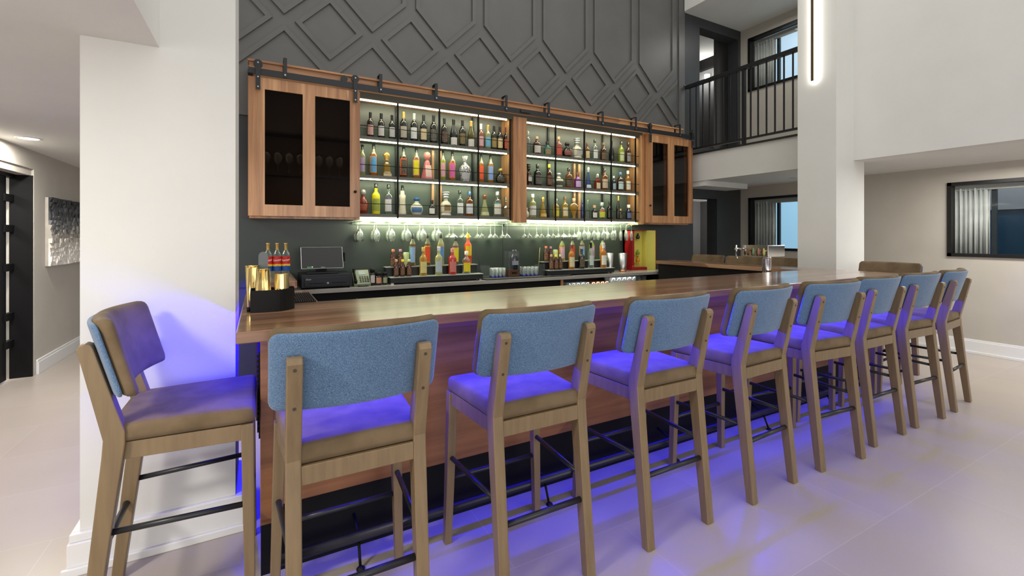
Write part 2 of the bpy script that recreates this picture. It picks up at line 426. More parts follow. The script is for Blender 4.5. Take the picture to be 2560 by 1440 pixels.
# windows
M_curt = noisy('white_curtain', srgb(196, 198, 196), srgb(212, 214, 212), ns=6, rough=.8)
M_navy = mat('navy_glass_dark', srgb(22, 44, 62), .2)
M_navyg = mat('grey_room_wall', srgb(86, 92, 100), .6)
M_skyl = mat('daylit_window_sky', srgb(150, 190, 215), .6, emis=srgb(150, 196, 226), es=.75)
M_skyu = mat('daylit_window_sky_pale', srgb(170, 195, 215), .6, emis=srgb(180, 205, 226), es=.8)
M_wframe = mat('black_window_frame', srgb(12, 12, 12), .4)
def window(idx, label, sky, cur_y, sky_y1):
    y0, y1, z0, z1 = WIN[idx]
    bm = nb(); f = .04
    for a in ((y0, y1, z0, z0 + f), (y0, y1, z1 - f, z1), (y0, y0 + f, z0, z1), (y1 - f, y1, z0, z1)):
        box(bm, WX - .02, WX + .1, *a)
    w = struct('window_%d' % idx, bm, M_wframe, label)
    obj('pane', box(nb(), WX + .03, WX + .036, y0 + f, y1 - f, z0 + f, z1 - f), M_pane, w)
    bm = nb(); ca, cb = cur_y; n = 90
    rows = [[], []]
    for i in range(n + 1):
        y = ca + (cb - ca) * i / n; x = WX + .17 + .02 * math.sin(i * .62) + .008 * math.sin(i * 1.7 + 1)
        rows[0].append(bm.verts.new((x, y, z0 + .02))); rows[1].append(bm.verts.new((x + .006 * math.sin(i * .4), y, z1 - .07)))
    for i in range(n):
        fa = bm.faces.new((rows[0][i], rows[0][i + 1], rows[1][i + 1], rows[1][i])); fa.smooth = True
    c = obj('curtain', bm, M_curt, w)
    sd = c.modifiers.new('thick', 'SOLIDIFY'); sd.thickness = .004
    bm = nb(); box(bm, WX + .2, WX + .24, ca - .05, ca - .005, z0, z1)
    obj('mullion', bm, mat('dark_mullion', srgb(30, 40, 46), .5), w)
    bm = nb(); box(bm, WX + .15, WX + .2, y0, y1, z1 - .1, z1 - .02)
    obj('blind_rail', bm, mat('pale_rail', srgb(176, 176, 172), .6), w)
    bm = nb(); box(bm, WX + .9, WX + .92, y0 - 1, min(y1 + 1.5, 5.29), z0 - .6, z1 + .6)
    obj('outdoor_view' if sky else 'room_beyond', bm, sky or M_navy, w)
    return w
window(1, 'black framed upper window above the balcony', M_skyu, (4.62, 5.08), None)
window(2, 'black framed lower window behind the beer tower', M_skyl, (4.62, 5.08), None)
w3 = window(3, 'black framed window on the right beige wall', None, (2.02, 2.42), None)
bm = nb(); box(bm, WX + .86, WX + .89, .0, 3.5, 1.75, 2.5); obj('far_wall_band', bm, M_navyg, w3)

# balcony railing
r = thing('balcony_railing', 'black metal railing along the edge of the upper balcony', 'railing', (6.0, 4.1, 2.71))
obj('handrail', box(nb(), 5.97, 6.03, 2.9, 5.07, 3.765, 3.82), M_blk, r, True, .004)
obj('bottom_rail', box(nb(), 5.985, 6.015, 2.9, 5.07, 2.765, 2.795), M_blk, r, True)
obj('base_strip', box(nb(), 5.985, 6.045, 2.9, 5.10, 2.69, 2.712), M_blk, r, True)
for y in (4.99, 4.874, 4.753, 4.633, 4.517, 4.4, 4.285, 4.176, 3.966, 3.858, 3.739, 3.623, 3.504, 3.389, 3.27, 3.15):
    obj('baluster', box(nb(), 5.992, 6.008, y - .008, y + .008, 2.79, 3.77), M_blk, r, True)
obj('post', box(nb(), 5.975, 6.02, 4.045, 4.09, 2.70, 3.77), M_blk, r, True)
obj('wall_flange', box(nb(), 5.97, 6.03, 5.07, 5.105, 3.76, 3.83), M_steel, r, True)

# LED sconce on right column
t = thing('wall_sconce', 'tall slim bronze light bar glowing on the right white column', 'wall lamp', (5.5, 2.88, 3.17))
obj('housing', box(nb(), 5.478, 5.492, 2.868, 2.898, 3.17, 6.2), mat('bronze_bar', srgb(96, 82, 56), .4, .6), t, True)
obj('diffuser', box(nb(), 5.4921, 5.528, 2.856, 2.910, 3.165, 6.2), mat('sconce_glow', (1, 1, 1, 1), emis=(1, .95, .85, 1), es=8.0), t, True)

def downlight(x, y, z, label, power, r=.07, vis=True):
    t = thing('recessed_downlight', label, 'ceiling light', (x, y, z))
    bm = nb(); lathe(bm, [(r * 1.25, 0), (r * 1.25, -.004), (r, -.006), (r, 0)], 24); obj('trim_ring', bm, M_trim, t)
    bm = nb(); lathe(bm, [(0, -.002), (r, -.002), (r, -.0035), (0, -.0035)], 24)
    obj('lens', bm, M_lamp if vis else mat('lamp_off', srgb(150, 150, 148), .4), t)
    if power:
        l = bpy.data.lights.new('downlight', 'AREA'); l.shape = 'DISK'; l.size = r * 2; l.energy = power; l.color = (1, .96, .9)
        o = bpy.data.objects.new('downlight_lamp', l); COL.objects.link(o); o.location = (0, 0, -.02); o.parent = t
    return t
downlight(-1.78, 5.55, 2.27, 'lit round downlight in the low ceiling left of the column', 34)
downlight(6.9, 3.9, 2.27, 'small unlit round downlight under the balcony', 0, .05, False)

# wood block art on corridor wall
cols = [(30, 32, 36), (62, 64, 68), (110, 112, 112), (168, 162, 152), (214, 208, 198), (232, 228, 220)]
bm = nb(); rows = 15; n = 34; bs = .049
mats_art = [noisy('art_block_%d' % i, srgb(*c), srgb(*[min(255, int(v * 1.1)) for v in c]), ns=8, rough=.6) for i, c in enumerate(cols)]
box(bm, -2.0, -1.975, 6.637, 6.637 + n * bs, 1.09, 1.09 + rows * bs)
for f in bm.faces: f.material_index = 2
for j in range(rows):
    for i in range(n):
        y = 6.637 + i * bs; z = 1.09 + j * bs
        h1, h2, h3, h4 = [random.uniform(.006, .034) for _ in range(4)]
        if random.random() < .5: h2, h3 = h1, h4
        else: h2, h4 = h1, h3
        k = len(bm.faces)
        X = -1.975
        hexa(bm, [(X, y, z), (X, y + bs, z), (X, y + bs, z + bs), (X, y, z + bs)],
             [(X + h1, y, z), (X + h2, y + bs, z), (X + h3, y + bs, z + bs), (X + h4, y, z + bs)])
        bm.faces.ensure_lookup_table()
        v = (1 - (j + random.uniform(-1.0, 1.0)) / rows)
        mi = 5 - max(0, min(5, int(v * 6)))
        for f in bm.faces[k:]: f.material_index = mi
# darkest on top
for f in bm.faces: pass
o = obj('wood_block_art', bm, mats_art[::-1])
tag(o, 'wood block mosaic panel fading from black to cream on the corridor wall', 'wall art')

# ------------------------------------------------------------------ the bar
BX0, BX1, BY0, BY1, BT = -.078, 5.19, 1.93, 2.63, 1.067
t = thing('bar', 'long walnut bar front with black recessed kick and side returns', 'bar', (2.5, 2.4, 0))
bm = nb(); box(bm, .0, 3.925, 2.16, 2.2, .28, 1.02); box(bm, 3.965, 5.0, 2.16, 2.2, .28, 1.02)
obj('front_panel', bm, M_barf, t, True, .003)
obj('corner_post', box(nb(), .0, .05, 2.155, 2.22, .215, 1.02), M_barf, t, True, .003)
obj('joint_strip', box(nb(), 3.925, 3.965, 2.165, 2.2, .0, 1.02), M_blkm, t, True)
bm = nb(); box(bm, .02, 5.0, 2.2, 2.5, 0, 1.02)
obj('carcass', bm, M_blkm, t, True)
bm = nb(); box(bm, .0, .02, 2.22, 3.17, .32, 1.02)
obj('end_panel', bm, M_bard, t, True)
obj('left_carcass', box(nb(), .02, .25, 2.5, 3.15, 0, 1.02), M_blkm, t, True)
obj('right_carcass', box(nb(), 4.86, 5.0, 2.5, 4.58, 0, 1.02), M_blkm, t, True)
obj('kick_board', box(nb(), .002, 5.0, 2.168, 2.2, 0, .279), M_blkm, t, True)
obj('outer_panel', box(nb(), 5.0, 5.02, 2.2, 4.58, .1, 1.02), M_barf, t, True)
bm = nb()
for k in range(16): box(bm, -.012, .0, 2.30, 2.62, .55 + k * .022, .562 + k * .022)
box(bm, -.006, .0, 2.28, 2.64, .53, .91)
obj('vent_grille', bm, M_blkm, t, True)

t = thing('bar_countertop', 'glossy walnut bar top running the length of the bar', 'countertop', (2.5, 2.28, 1.023))
obj('front_slab', box(nb(), BX0, BX1, BY0, BY1, 1.023, BT), M_bar, t, True, .004)
obj('left_slab', box(nb(), BX0, .27, BY1 + .0005, 3.19, 1.023, BT), M_bary, t, True, .003)
obj('right_slab', box(nb(), 4.83, BX1, BY1 + .0005, 4.60, 1.023, BT), M_bary, t, True, .003)
t = thing('end_countertop', 'short walnut counter slab against the dark wall beside the register', 'countertop', (.08, 4.5, 0))
obj('slab', box(nb(), -.092, .25, 3.9, 5.12, 1.01, BT), M_bary, t, True, .003)
obj('base_cabinet', box(nb(), -.03, .22, 4.0, 5.12, 0, 1.01), M_bard, t, True)
obj('led_strip', box(nb(), -.085, -.08, 3.95, 5.1, 1.0, 1.008), M_bled, t, True)

# blue LED strip under the overhang
t = thing('blue_led_strip', 'blue LED strip glowing under the front overhang of the bar', 'light strip', (2.5, 2.14, 1.02))
obj('front_strip', box(nb(), .02, 4.98, 2.135, 2.150, 1.012, 1.021), M_bled, t, True)
obj('side_strip', box(nb(), -.03, -.018, 2.2, 3.15, 1.012, 1.021), M_bled, t, True)
def area(name, loc, sx, sy, rot, e, col, parent=None):
    l = bpy.data.lights.new(name, 'AREA'); l.shape = 'RECTANGLE'; l.size = sx; l.size_y = sy; l.energy = e; l.color = col
    o = bpy.data.objects.new(name, l); COL.objects.link(o); o.location = loc; o.rotation_euler = rot
    if parent is not None: o.parent = parent; o.location = Vector(loc) - Vector(parent.location)
    return o
BLUE = (.008, .004, 1)
area('blue_strip_lamp', (2.5, 2.128, 1.008), 4.96, .02, (math.radians(-74), 0, 0), 135, BLUE, t)
area('blue_side_lamp', (-.045, 2.7, 1.008), .02, .9, (0, math.radians(62), 0), 14, BLUE, t)
area('blue_panel_lamp', (2.5, 2.148, 1.010), 4.96, .008, (math.radians(12), 0, 0), 5, BLUE, t)
area('blue_corner_lamp', (-.11, 4.4, 1.0), .02, 1.2, (0, math.radians(-20), 0), 16, BLUE, t)

# foot rail
t = thing('foot_rail', 'black tubular foot rail along the bottom of the bar front', 'foot rail', (2.5, 2.05, 0))
obj('rail', tube(nb(), (.06, 2.05, .117), (4.95, 2.05, .117), .021, 16), M_blk, t, True)
for x in (.373, 1.332, 2.291, 3.25, 4.12, 4.72):
    bm = nb(); tube(bm, (x, 2.05, .1), (x, 2.012, .012), .006, 8); tube(bm, (x, 2.165, .15), (x, 2.05, .12), .007, 8)
    lathe(bm, [(0, .0), (.017, .0), (.018, .006), (.01, .014), (0, .016)], 12, (x, 2.005, 0)); obj('bracket', bm, M_blkm, t, True)

# back counter
t = thing('back_counter', 'grey laminate back counter against the dark wall', 'counter', (2.5, 4.9, 0))
obj('worktop', box(nb(), .251, 5.22, 4.62, 5.13, .872, .91), M_counter, t, True, .002)
xa, xb = xat(1408, 4.66), xat(1640, 4.66)
bm = nb(); box(bm, .3, xa - .03, 4.68, 5.12, 0, .871); box(bm, xb, 5.20, 4.68, 5.12, 0, .871)
box(bm, xa - .03, xb, 5.08, 5.12, 0, .871); box(bm, xa - .03, xb, 4.68, 5.08, .66, .70)
obj('cabinets', bm, M_blkm, t, True)
obj('divider', box(nb(), xa - .03, xa, 4.66, 5.08, .3, .871), M_cab, t, True)
for px in (892, 1657):
    x = xat(px, 4.66); obj('handle', box(nb(), x - .006, x + .006, 4.65, 4.662, .68, .86 if px > 1000 else .80), M_steel, t, True)
t = thing('bottle_cooler', 'low black cooler with steel edged lids under the back counter', 'cooler', (1.6, 4.4, 0))
x0, x1 = xat(915, 4.45), xat(1228, 4.45)
obj('body', box(nb(), x0, x1, 4.42, 4.67, 0, .74), M_blk, t, True, .004)
bm = nb()
for k in range(4): box(bm, x0 + .02 + k * (x1 - x0) / 4, x0 + (k + 1) * (x1 - x0) / 4 - .01, 4.44, 4.64, .741, .755)
obj('lid', bm, M_blkm, t, True, .003)
obj('edge_trim', tube(nb(), (x0, 4.43, .75), (x1, 4.43, .75), .006, 8), M_steel, t, True)

# beer tower
bx, by = xat(1917, 2.74), 2.74
t = thing('drip_ledge', 'black ledge behind the bar top carrying the beer tower', 'ledge', (bx, by, 0))
obj('shelf', box(nb(), bx - .30, bx + .25, 2.635, 2.85, .96, .99), M_blkm, t, True)
obj('support', box(nb(), bx - .3, bx + .2, 2.64, 2.8, 0, .959), M_blkm, t, True)
t = thing('beer_tower', 'chrome beer tower with horizontal box head behind the bar top', 'beer tower', (bx, by, .99))
obj('column', lathe(nb(), [(0, 0), (.05, 0), (.05, .01), (.0415, .0101), (.041, .013), (.041, .016), (.041, .196), (.041, .199), (.0415, .2), (.044, .2005), (.044, .215), (0, .215)], 32, (0, 0, 0)), M_chrome, t)
hb = nb(); box(hb, -.06, .22, -.05, .22, .216, .33)
obj('head', hb, mat('polished_steel', srgb(205, 205, 202), .12, 1), t, bev=.004)
for i, c in enumerate(((176, 166, 100), (150, 100, 84), (110, 130, 96), (104, 60, 50))):
    y = -.03 + i * .055
    bm = nb(); lathe(bm, [(0, -.05), (.006, -.05), (.013, -.025), (.010, .0), (.006, .025), (0, .028)], 12, (-.095, y, .275))
    tube(bm, (-.06, y, .28), (-.095, y, .262), .006, 8)
    obj('tap_handle', bm, mat('tap_%d' % i, srgb(*c), .35), t)
bm = nb(); tube(bm, (-.06, .24, .29), (-.14, .24, .29), .012, 12); tube(bm, (-.13, .24, .33), (-.13, .24, .22), .009, 8); tube(bm, (-.13, .24, .22), (-.15, .21, .19), .006, 8)
obj('faucet', bm, M_chrome, t)

# ------------------------------------------------------------------ wall cabinet
CX0, CX1, CF = -.09, 5.84, 4.89
SZ = [2.455, 2.05, 1.645]     # shelf tops
t = thing('wall_cabinet', 'long alder wall cabinet with lit open bottle shelves', 'cabinet', (2.85, 5.0, 1.58))
bm = nb()
box(bm, CX0, CX1, CF + .02, WY - .021, 2.86, 2.885)             # top
box(bm, CX0, CX0 + .03, CF, WY - .021, 1.58, 2.86); box(bm, CX1 - .03, CX1, CF, WY - .021, 1.58, 2.86)
box(bm, CX0 + .03, .87, CF, WY - .021, 1.58, 1.61); box(bm, 4.85, CX1 - .03, CF, WY - .021, 1.58, 1.61)
box(bm, .87, .9, CF, WY - .021, 1.58, 2.86); box(bm, 4.80, 4.85, CF - .03, WY - .021, 1.575, 2.86)
box(bm, 2.69, 2.70, CF + .01, WY - .021, 1.60, 2.86)
obj('carcass', bm, M_cab, t, True)
bm = nb(); box(bm, CX0, 5.68, CF - .005, CF + .02, 2.885, 3.035); box(bm, CX0, CX0 + .02, CF + .02, WY - .045, 2.885, 3.035)
obj('header_board', bm, M_cabx, t, True)
obj('cap_moulding', box(nb(), CX0 - .012, 5.695, CF - .03, WY - .045, 3.035, 3.055), M_cabx, t, True, .003)
obj('centre_stile', box(nb(), 2.705, 2.893, CF - .03, CF + .03, 1.575, 2.87), M_cab, t, True, .002)
obj('valance', box(nb(), .89, 4.86, CF - .012, CF + .016, 2.836, 2.905), mat('dark_valance', srgb(74, 68, 54), .5), t, True)
for (a, b_) in ((.9, 2.69), (2.893, 4.80)):
    for z in SZ:
        obj('shelf', box(nb(), a, b_, CF + .005, WY - .02, z - .035, z), mat('shelf_grey', srgb(92, 90, 78), .5), t, True)
        obj('guard_rail', tube(nb(), (a, CF, z + .105), (b_, CF, z + .105), .0035, 6), M_blkm, t, True)
    for z in (2.835, SZ[0] - .036, SZ[1] - .036, SZ[2] - .036):
        obj('led_strip', box(nb(), a + .005, b_ - .06, CF + .002, CF + .014, z - .015, z), M_led, t, True)
    bm = nb(); box(bm, a, b_, CF + .0, CF + .016, SZ[2] - .06, SZ[2] - .047)
UP = [(1.296, 1), (1.767, 1), (2.247, 1), (2.677, 0), (3.344, 1), (3.811, 1), (4.279, 1), (4.735, 0)]
for x, b_ in UP:
    obj('upright', box(nb(), x - .009, x + .009, CF - .004, CF + .014, 1.60, 2.86), M_blkm, t, True)
for x in (1.34, 2.28, 3.38, 4.32):
    obj('upright', box(nb(), x - .012, x + .012, WY - .045, WY - .02, 1.61, 2.86), M_iron, t, True)
for x in (1.80, 3.84):
    for q in (-.05, .03):
        obj('batten', box(nb(), x + q, x + q + (.028 if q < 0 else .04), WY - .05, WY - .02, 1.65, 2.41), M_cab, t, True)  # golden reflections behind the bottles, built as wooden bars
obj('side_lining', box(nb(), 2.672, 2.689, CF + .02, WY - .025, 1.61, 2.85), M_cab, t, True)
# inside behind the doors
for (a, b_, hx) in ((CX0 + .03, .87, 1), (4.85, CX1 - .03, 1)):
    obj('dark_lining', box(nb(), a, b_, WY - .03, WY - .022, 1.61, 2.86), mat('dark_brown_lining', srgb(108, 98, 88), .6), t, True)
    for z in (2.42, 2.02):
        obj('inner_shelf', box(nb(), a, b_, CF + .04, WY - .03, z - .02, z), mat('dark_brown_shelf', srgb(50, 40, 36), .6), t, True)
WARM = (.96, 1, .66)
for (a, b_) in ((.9, 2.69), (2.893, 4.80)):
    for z, e in ((2.82, 3.2), (SZ[0] - .05, 3.2), (SZ[1] - .05, 3.2), (SZ[2] - .052, 32)):
        area('shelf_lamp', ((a + b_) / 2, CF + .022, z), b_ - a - .08, .012, (math.radians(48), 0, 0), e * .9, WARM, t)

def door(xa, xb, y0, y1, panes, knob, label, z0=1.60, z1=2.88, gz=(1.706, 2.775)):
    t = thing('cabinet_door', label, 'cabinet door', ((xa + xb) / 2, y0, z0))
    (g0, g1), (g2, g3) = panes
    for a, b_ in ((xa, g0), (g1, g2), (g3, xb)): obj('stile', box(nb(), a, b_, y0, y1, gz[0], gz[1]), M_cab, t, True)
    obj('bottom_rail', box(nb(), xa, xb, y0, y1, z0, gz[0]), M_cab, t, True)
    obj('top_rail', box(nb(), xa, xb, y0, y1, gz[1], z1), M_cab, t, True)
    for a, b_ in panes:
        obj('pane', box(nb(), a, b_, (y0 + y1) / 2 + .003, (y0 + y1) / 2 + .006, gz[0], gz[1]), M_smoke, t, True)
    if knob:
        bm = nb(); kx, kz = knob
        lathe(bm, [(0, 0), (.006, 0), (.006, .012), (.013, .016), (.015, .022), (.011, .028), (0, .03)], 16)
        bmesh.ops.rotate(bm, verts=bm.verts, cent=(0, 0, 0), matrix=Matrix.Rotation(PI / 2, 3, 'X'))
        bmesh.ops.translate(bm, verts=bm.verts, vec=(kx, y0, kz))
        obj('knob', bm, mat('dark_bronze_knob', srgb(46, 30, 24), .3, .7), t, True)
    return t
def hanger(t, x, y=4.795):
    bm = nb(); box(bm, x - .019, x + .019, y - .022, y - .016, 2.755, 3.01)
    tube(bm, (x, y - .021, 3.01), (x, y - .0155, 3.01), .019, 16)
    h = obj('hanger_strap', bm, M_iron, t, True)
    bm = nb(); tube(bm, (x, y - .014, 2.995), (x, y + .010, 2.995), .038, 20); obj('wheel', bm, M_blk, t, True)
    bm = nb()
    for z in (3.0, 2.87, 2.78): tube(bm, (x, y - .027, z), (x, y - .021, z), .007, 8)
    obj('bolt', bm, M_steel, t, True)
d1 = door(-.098, .889, 4.812, 4.842, ((.037, .358), (.468, .791)), (.84, 1.86), 'alder barn door with two smoked panes at the left end of the wall cabinet')
hanger(d1, -.018); hanger(d1, .838)
d2 = door(4.872, 5.841, 4.812, 4.842, ((4.991, 5.311), (5.438, 5.751)), (4.93, 1.85), 'front alder barn door with two smoked panes at the right end of the wall cabinet')
hanger(d2, 4.915); hanger(d2, 5.799)
d3 = door(4.835, 5.80, 4.852, 4.882, ((4.95, 5.27), (5.40, 5.71)), None, 'second barn door edge showing behind the right front door')
t = thing('barn_door_track', 'black flat steel track with brackets across the top of the cabinet', 'door track', (2.87, 4.79, 2.9))
obj('track_bar', box(nb(), -.095, 5.86, 4.790, 4.799, 2.895, 2.955), M_iron, t, True)
for px in (713, 952, 1091, 1266, 1372, 1507, 1590, 1700):
    x = xat(px, 4.785); bm = nb(); w = .0155
    box(bm, x - w, x + w, 4.782, 4.7895, 2.90, 3.08); box(bm, x - w, x + w, 4.782, 4.884, 3.0805, 3.087)
    box(bm, x - w, x + w, 4.878, 4.884, 2.98, 3.08)
    b_ = obj('bracket', bm, M_iron, t, True)
    bo = obj('bolt', tube(nb(), (x, 4.777, 2.925), (x, 4.782, 2.925), .008, 8), M_steel, b_); bo.location = -Vector(t.location)
obj('spare_roller', tube(nb(), (.735, 4.80, 2.985), (.735, 4.82, 2.985), .034, 20), M_blk, t, True)
obj('end_stop', box(nb(), -.1, -.06, 4.78, 4.89, 2.90, 2.93), M_iron, t, True)
obj('joint_plate', box(nb(), 2.76, 2.90, 4.775, 4.79, 2.91, 2.945), M_iron, t, True)

# ------------------------------------------------------------------ bottles
PROF = {
 'wine': ([(0, 0), (.9, 0), (1, .015), (1, .60), (.93, .65), (.62, .71), (.40, .76), (.38, .80)], [(.42, .78), (.42, .97), (.44, .975), (.44, 1), (0, 1)]),
 'burg': ([(0, 0), (.9, 0), (1, .015), (1, .42), (.9, .52), (.6, .66), (.42, .76), (.38, .82)], [(.41, .80), (.41, .97), (.43, .975), (.43, 1), (0, 1)]),
 'mixer': ([(0, 0), (.92, 0), (1, .01), (1, .62), (.93, .66), (.80, .70), (.56, .755), (.40, .80), (.36, .86)], [(.41, .84), (.41, 1), (0, 1)]),
 'spirit': ([(0, 0), (.94, 0), (1, .015), (1, .58), (.92, .65), (.55, .71), (.38, .75), (.36, .87)], [(.44, .85), (.44, .99), (.38, 1), (0, 1)]),
 'syrup': ([(0, 0), (.94, 0), (1, .01), (1, .62), (.85, .70), (.45, .78), (.38, .82)], [(.40, .80), (.38, .97), (.42, .98), (.42, 1), (0, 1)]),
 'squat': ([(0, 0), (.95, 0), (1, .02), (1, .52), (.85, .62), (.42, .68), (.38, .80)], [(.52, .79), (.55, .98), (.45, 1), (0, 1)]),
 'jug': ([(0, 0), (.9, 0), (1, .03), (1, .55), (.85, .68), (.5, .78), (.45, .86)], [(.52, .85), (.52, .98), (0, 1)]),
 'can': ([(0, 0), (.92, 0), (1, .03), (1, .90), (.9, .94), (.86, .96)], [(.88, .95), (.88, 1), (0, 1)]),
 'deca': ([(0, 0), (1, 0), (1.05, .03), (.92, .1), (1.05, .17), (1.05, .46), (.8, .56), (.42, .62), (.38, .72)], [(.35, .71), (.62, .74), (.62, .79), (.45, .81), (.66, .85), (.66, .90), (.5, .92), (.72, .96), (.72, 1), (0, 1)]),
 'square': ([(0, 0), (1.25, 0), (1.25, .58), (.5, .64), (.45, .74)], [(.55, .74), (.55, .98), (0, 1)]),
 'bell': ([(0, 0), (1, 0), (1, .04), (.88, .18), (.62, .42), (.42, .58), (.32, .70), (.34, .76)], [(.36, .76), (.36, .84), (.5, .90), (.3, 1), (0, 1)]),
 'round': ([(0, 0), (.62, 0), (.72, .06), (.95, .22), (1, .36), (.86, .54), (.45, .64), (.32, .70), (.32, .78)], [(.3, .77), (.46, .82), (.5, .90), (.36, .98), (0, 1)]),
 'pyr': ([(0, 0), (1.15, 0), (1.15, .06), (.5, .62), (.36, .66), (.36, .70)], [(.3, .69), (.45, .74), (.62, .85), (.5, .95), (0, 1)]),
 'trophy': ([(0, 0), (1, 0), (1, .14), (.72, .2), (.72, .50), (.4, .56), (.36, .66)], [(.38, .65), (.32, .70), (.55, .80), (.52, .90), (.3, .97), (0, 1)]),
 'heart': ([(0, 0), (.42, 0), (.4, .04), (.22, .09), (.5, .25), (.88, .45), (1, .58), (.82, .70), (.35, .76), (.28, .80)], [(.32, .80), (.36, .98), (0, 1)]),
 'urn': ([(0, 0), (.66, 0), (.72, .04), (.8, .2), (1, .46), (.96, .53), (.6, .64), (.34, .70), (.22, .76)], [(.2, .755), (.34, .82), (.36, .88), (.46, .96), (.5, 1), (0, 1)]),
 'sculpt': ([(0, 0), (1.1, 0), (1.05, .05), (.85, .3), (.8, .5), (.92, .66), (.6, .70), (.52, .82)], [(.38, .81), (.36, 1), (0, 1)]),
}
SEGS = {'square': 4, 'pyr': 6, 'deca': 8, 'trophy': 4}
FLAT = {'heart': .55, 'square': .8}
LZ = {'wine': (.12, .50), 'burg': (.05, .32), 'mixer': (.12, .58), 'spirit': (.10, .50), 'squat': (.10, .46), 'jug': (.12, .5), 'can': (.1, .8),
      'deca': (.2, .44), 'square': (.08, .42), 'bell': (.06, .2), 'round': (.14, .42), 'pyr': (.08, .5), 'trophy': (.03, .12), 'heart': (.3, .5), 'urn': (.12, .34), 'sculpt': (.1, .55), 'syrup': (.1, .5)}
def glassmat(key):
    G = {
     'black': lambda: mat('dark_wine_glass', srgb(16, 18, 14), .08, coat=.6),
     'clear': lambda: thin_glass('bottle_clear', (.84, .9, .88, 1), .10, srgb(200, 210, 205), .3),
     'brown': lambda: mat('brown_bottle_glass', srgb(74, 38, 20), .12, coat=.5),
     'amber': lambda: thin_glass('bottle_amber', (.72, .40, .12, 1), .45, srgb(176, 104, 36), .25),
     'damber': lambda: thin_glass('bottle_dark_amber', (.4, .18, .06, 1), .6, srgb(98, 52, 24), .25),
     'gold': lambda: thin_glass('bottle_gold', (.9, .75, .3, 1), .45, srgb(216, 178, 84), .25),
     'orange': lambda: thin_glass('bottle_orange', (.8, .5, .15, 1), .7, srgb(204, 142, 62), .2),
     'yellow': lambda: mat('bottle_yellow', srgb(226, 216, 20), .2, coat=.4),
     'chart': lambda: thin_glass('bottle_chartreuse', (.8, .9, .3, 1), .75, srgb(186, 200, 72), .2),
     'pale': lambda: thin_glass('bottle_pale', (.9, .92, .7, 1), .5, srgb(206, 208, 150), .22),
     'peach': lambda: thin_glass('bottle_peach', (.7, .55, .4, 1), .7, srgb(148, 112, 76), .2),
     'red': lambda: mat('bottle_red', srgb(176, 32, 26), .2, coat=.5),
     'redor': lambda: mat('bottle_orange_red', srgb(224, 74, 28), .2, coat=.5),
     'pink': lambda: mat('bottle_pink', srgb(204, 116, 114), .25, coat=.4),
     'rose': lambda: thin_glass('bottle_rose', (.9, .6, .5, 1), .5, srgb(204, 132, 112), .22),
     'teal': lambda: mat('bottle_teal', srgb(34, 110, 98), .25, coat=.4),
     'green': lambda: mat('bottle_green', srgb(52, 72, 36), .15, coat=.5),
     'cream': lambda: mat('bottle_cream', srgb(206, 200, 178), .35, coat=.3),
     'purple': lambda: mat('bottle_purple', srgb(118, 44, 128), .25, coat=.4),
     'blue': lambda: mat('bottle_blue', srgb(28, 54, 106), .15, coat=.5),
     'navy': lambda: mat('bottle_navy', srgb(18, 24, 44), .15, coat=.5),
     'cognac': lambda: mat('bottle_cognac', srgb(120, 40, 22), .12, coat=.6),
     'wgreen': lambda: thin_glass('bottle_wine_green', (.5, .5, .15, 1), .55, srgb(128, 122, 40), .25),
     'goldm': lambda: M_gold, 'steel': lambda: M_steel,
     'bw': lambda: bw_mat(), 'canl': lambda: mat('lime_can', srgb(196, 206, 140), .35),
    }
    return G[key]()
def bw_mat():
    if 'bw_pattern' in MATS: return MATS['bw_pattern']
    m = mat('bw_pattern', (1, 1, 1, 1), .3, coat=.4); n, l = nt(m)
    tc = n.new('ShaderNodeTexCoord'); t = n.new('ShaderNodeTexNoise'); t.inputs['Scale'].default_value = 75; t.inputs['Detail'].default_value = 1; t.inputs['Distortion'].default_value = 2
    cr = n.new('ShaderNodeValToRGB'); cr.color_ramp.elements[0].position = .49; cr.color_ramp.elements[1].position = .51
    cr.color_ramp.elements[0].color = srgb(14, 14, 16); cr.color_ramp.elements[1].color = srgb(226, 226, 226)
    l.new(tc.outputs['Object'], t.inputs['Vector']); l.new(t.outputs['Fac'], cr.inputs[0]); l.new(cr.outputs[0], n['Principled BSDF'].inputs['Base Color'])
    return m
CAPS = {'k': ('black_cap', (20, 20, 22)), 'g': ('gold_cap', (206, 172, 96)), 'w': ('white_cap', (226, 224, 216)), 's': ('silver_cap', (186, 190, 188)),
        'r': ('red_cap', (110, 26, 22)), 'b': ('blue_cap', (44, 98, 150)), 'c': ('cork_cap', (190, 150, 110)), 'n': ('brown_cap', (110, 66, 38)),
        'y': ('yellow_cap', (230, 200, 20)), 'p': ('pink_cap', (208, 130, 120)), 't': ('lime_cap', (170, 200, 150)), 'm': ('mauve_cap', (170, 110, 140)), 'o': ('orange_cap', (206, 110, 70))}
def capm(k):
    nme, c = CAPS[k]
    return mat(nme, srgb(*c), .35, .6 if k in 'gs' else 0, coat=.2)
def rad(prof, z):
    for (r0, z0), (r1, z1) in zip(prof, prof[1:]):
        if z0 <= z <= z1 and z1 > z0: return r0 + (r1 - r0) * (z - z0) / (z1 - z0)
    return prof[-1][0]
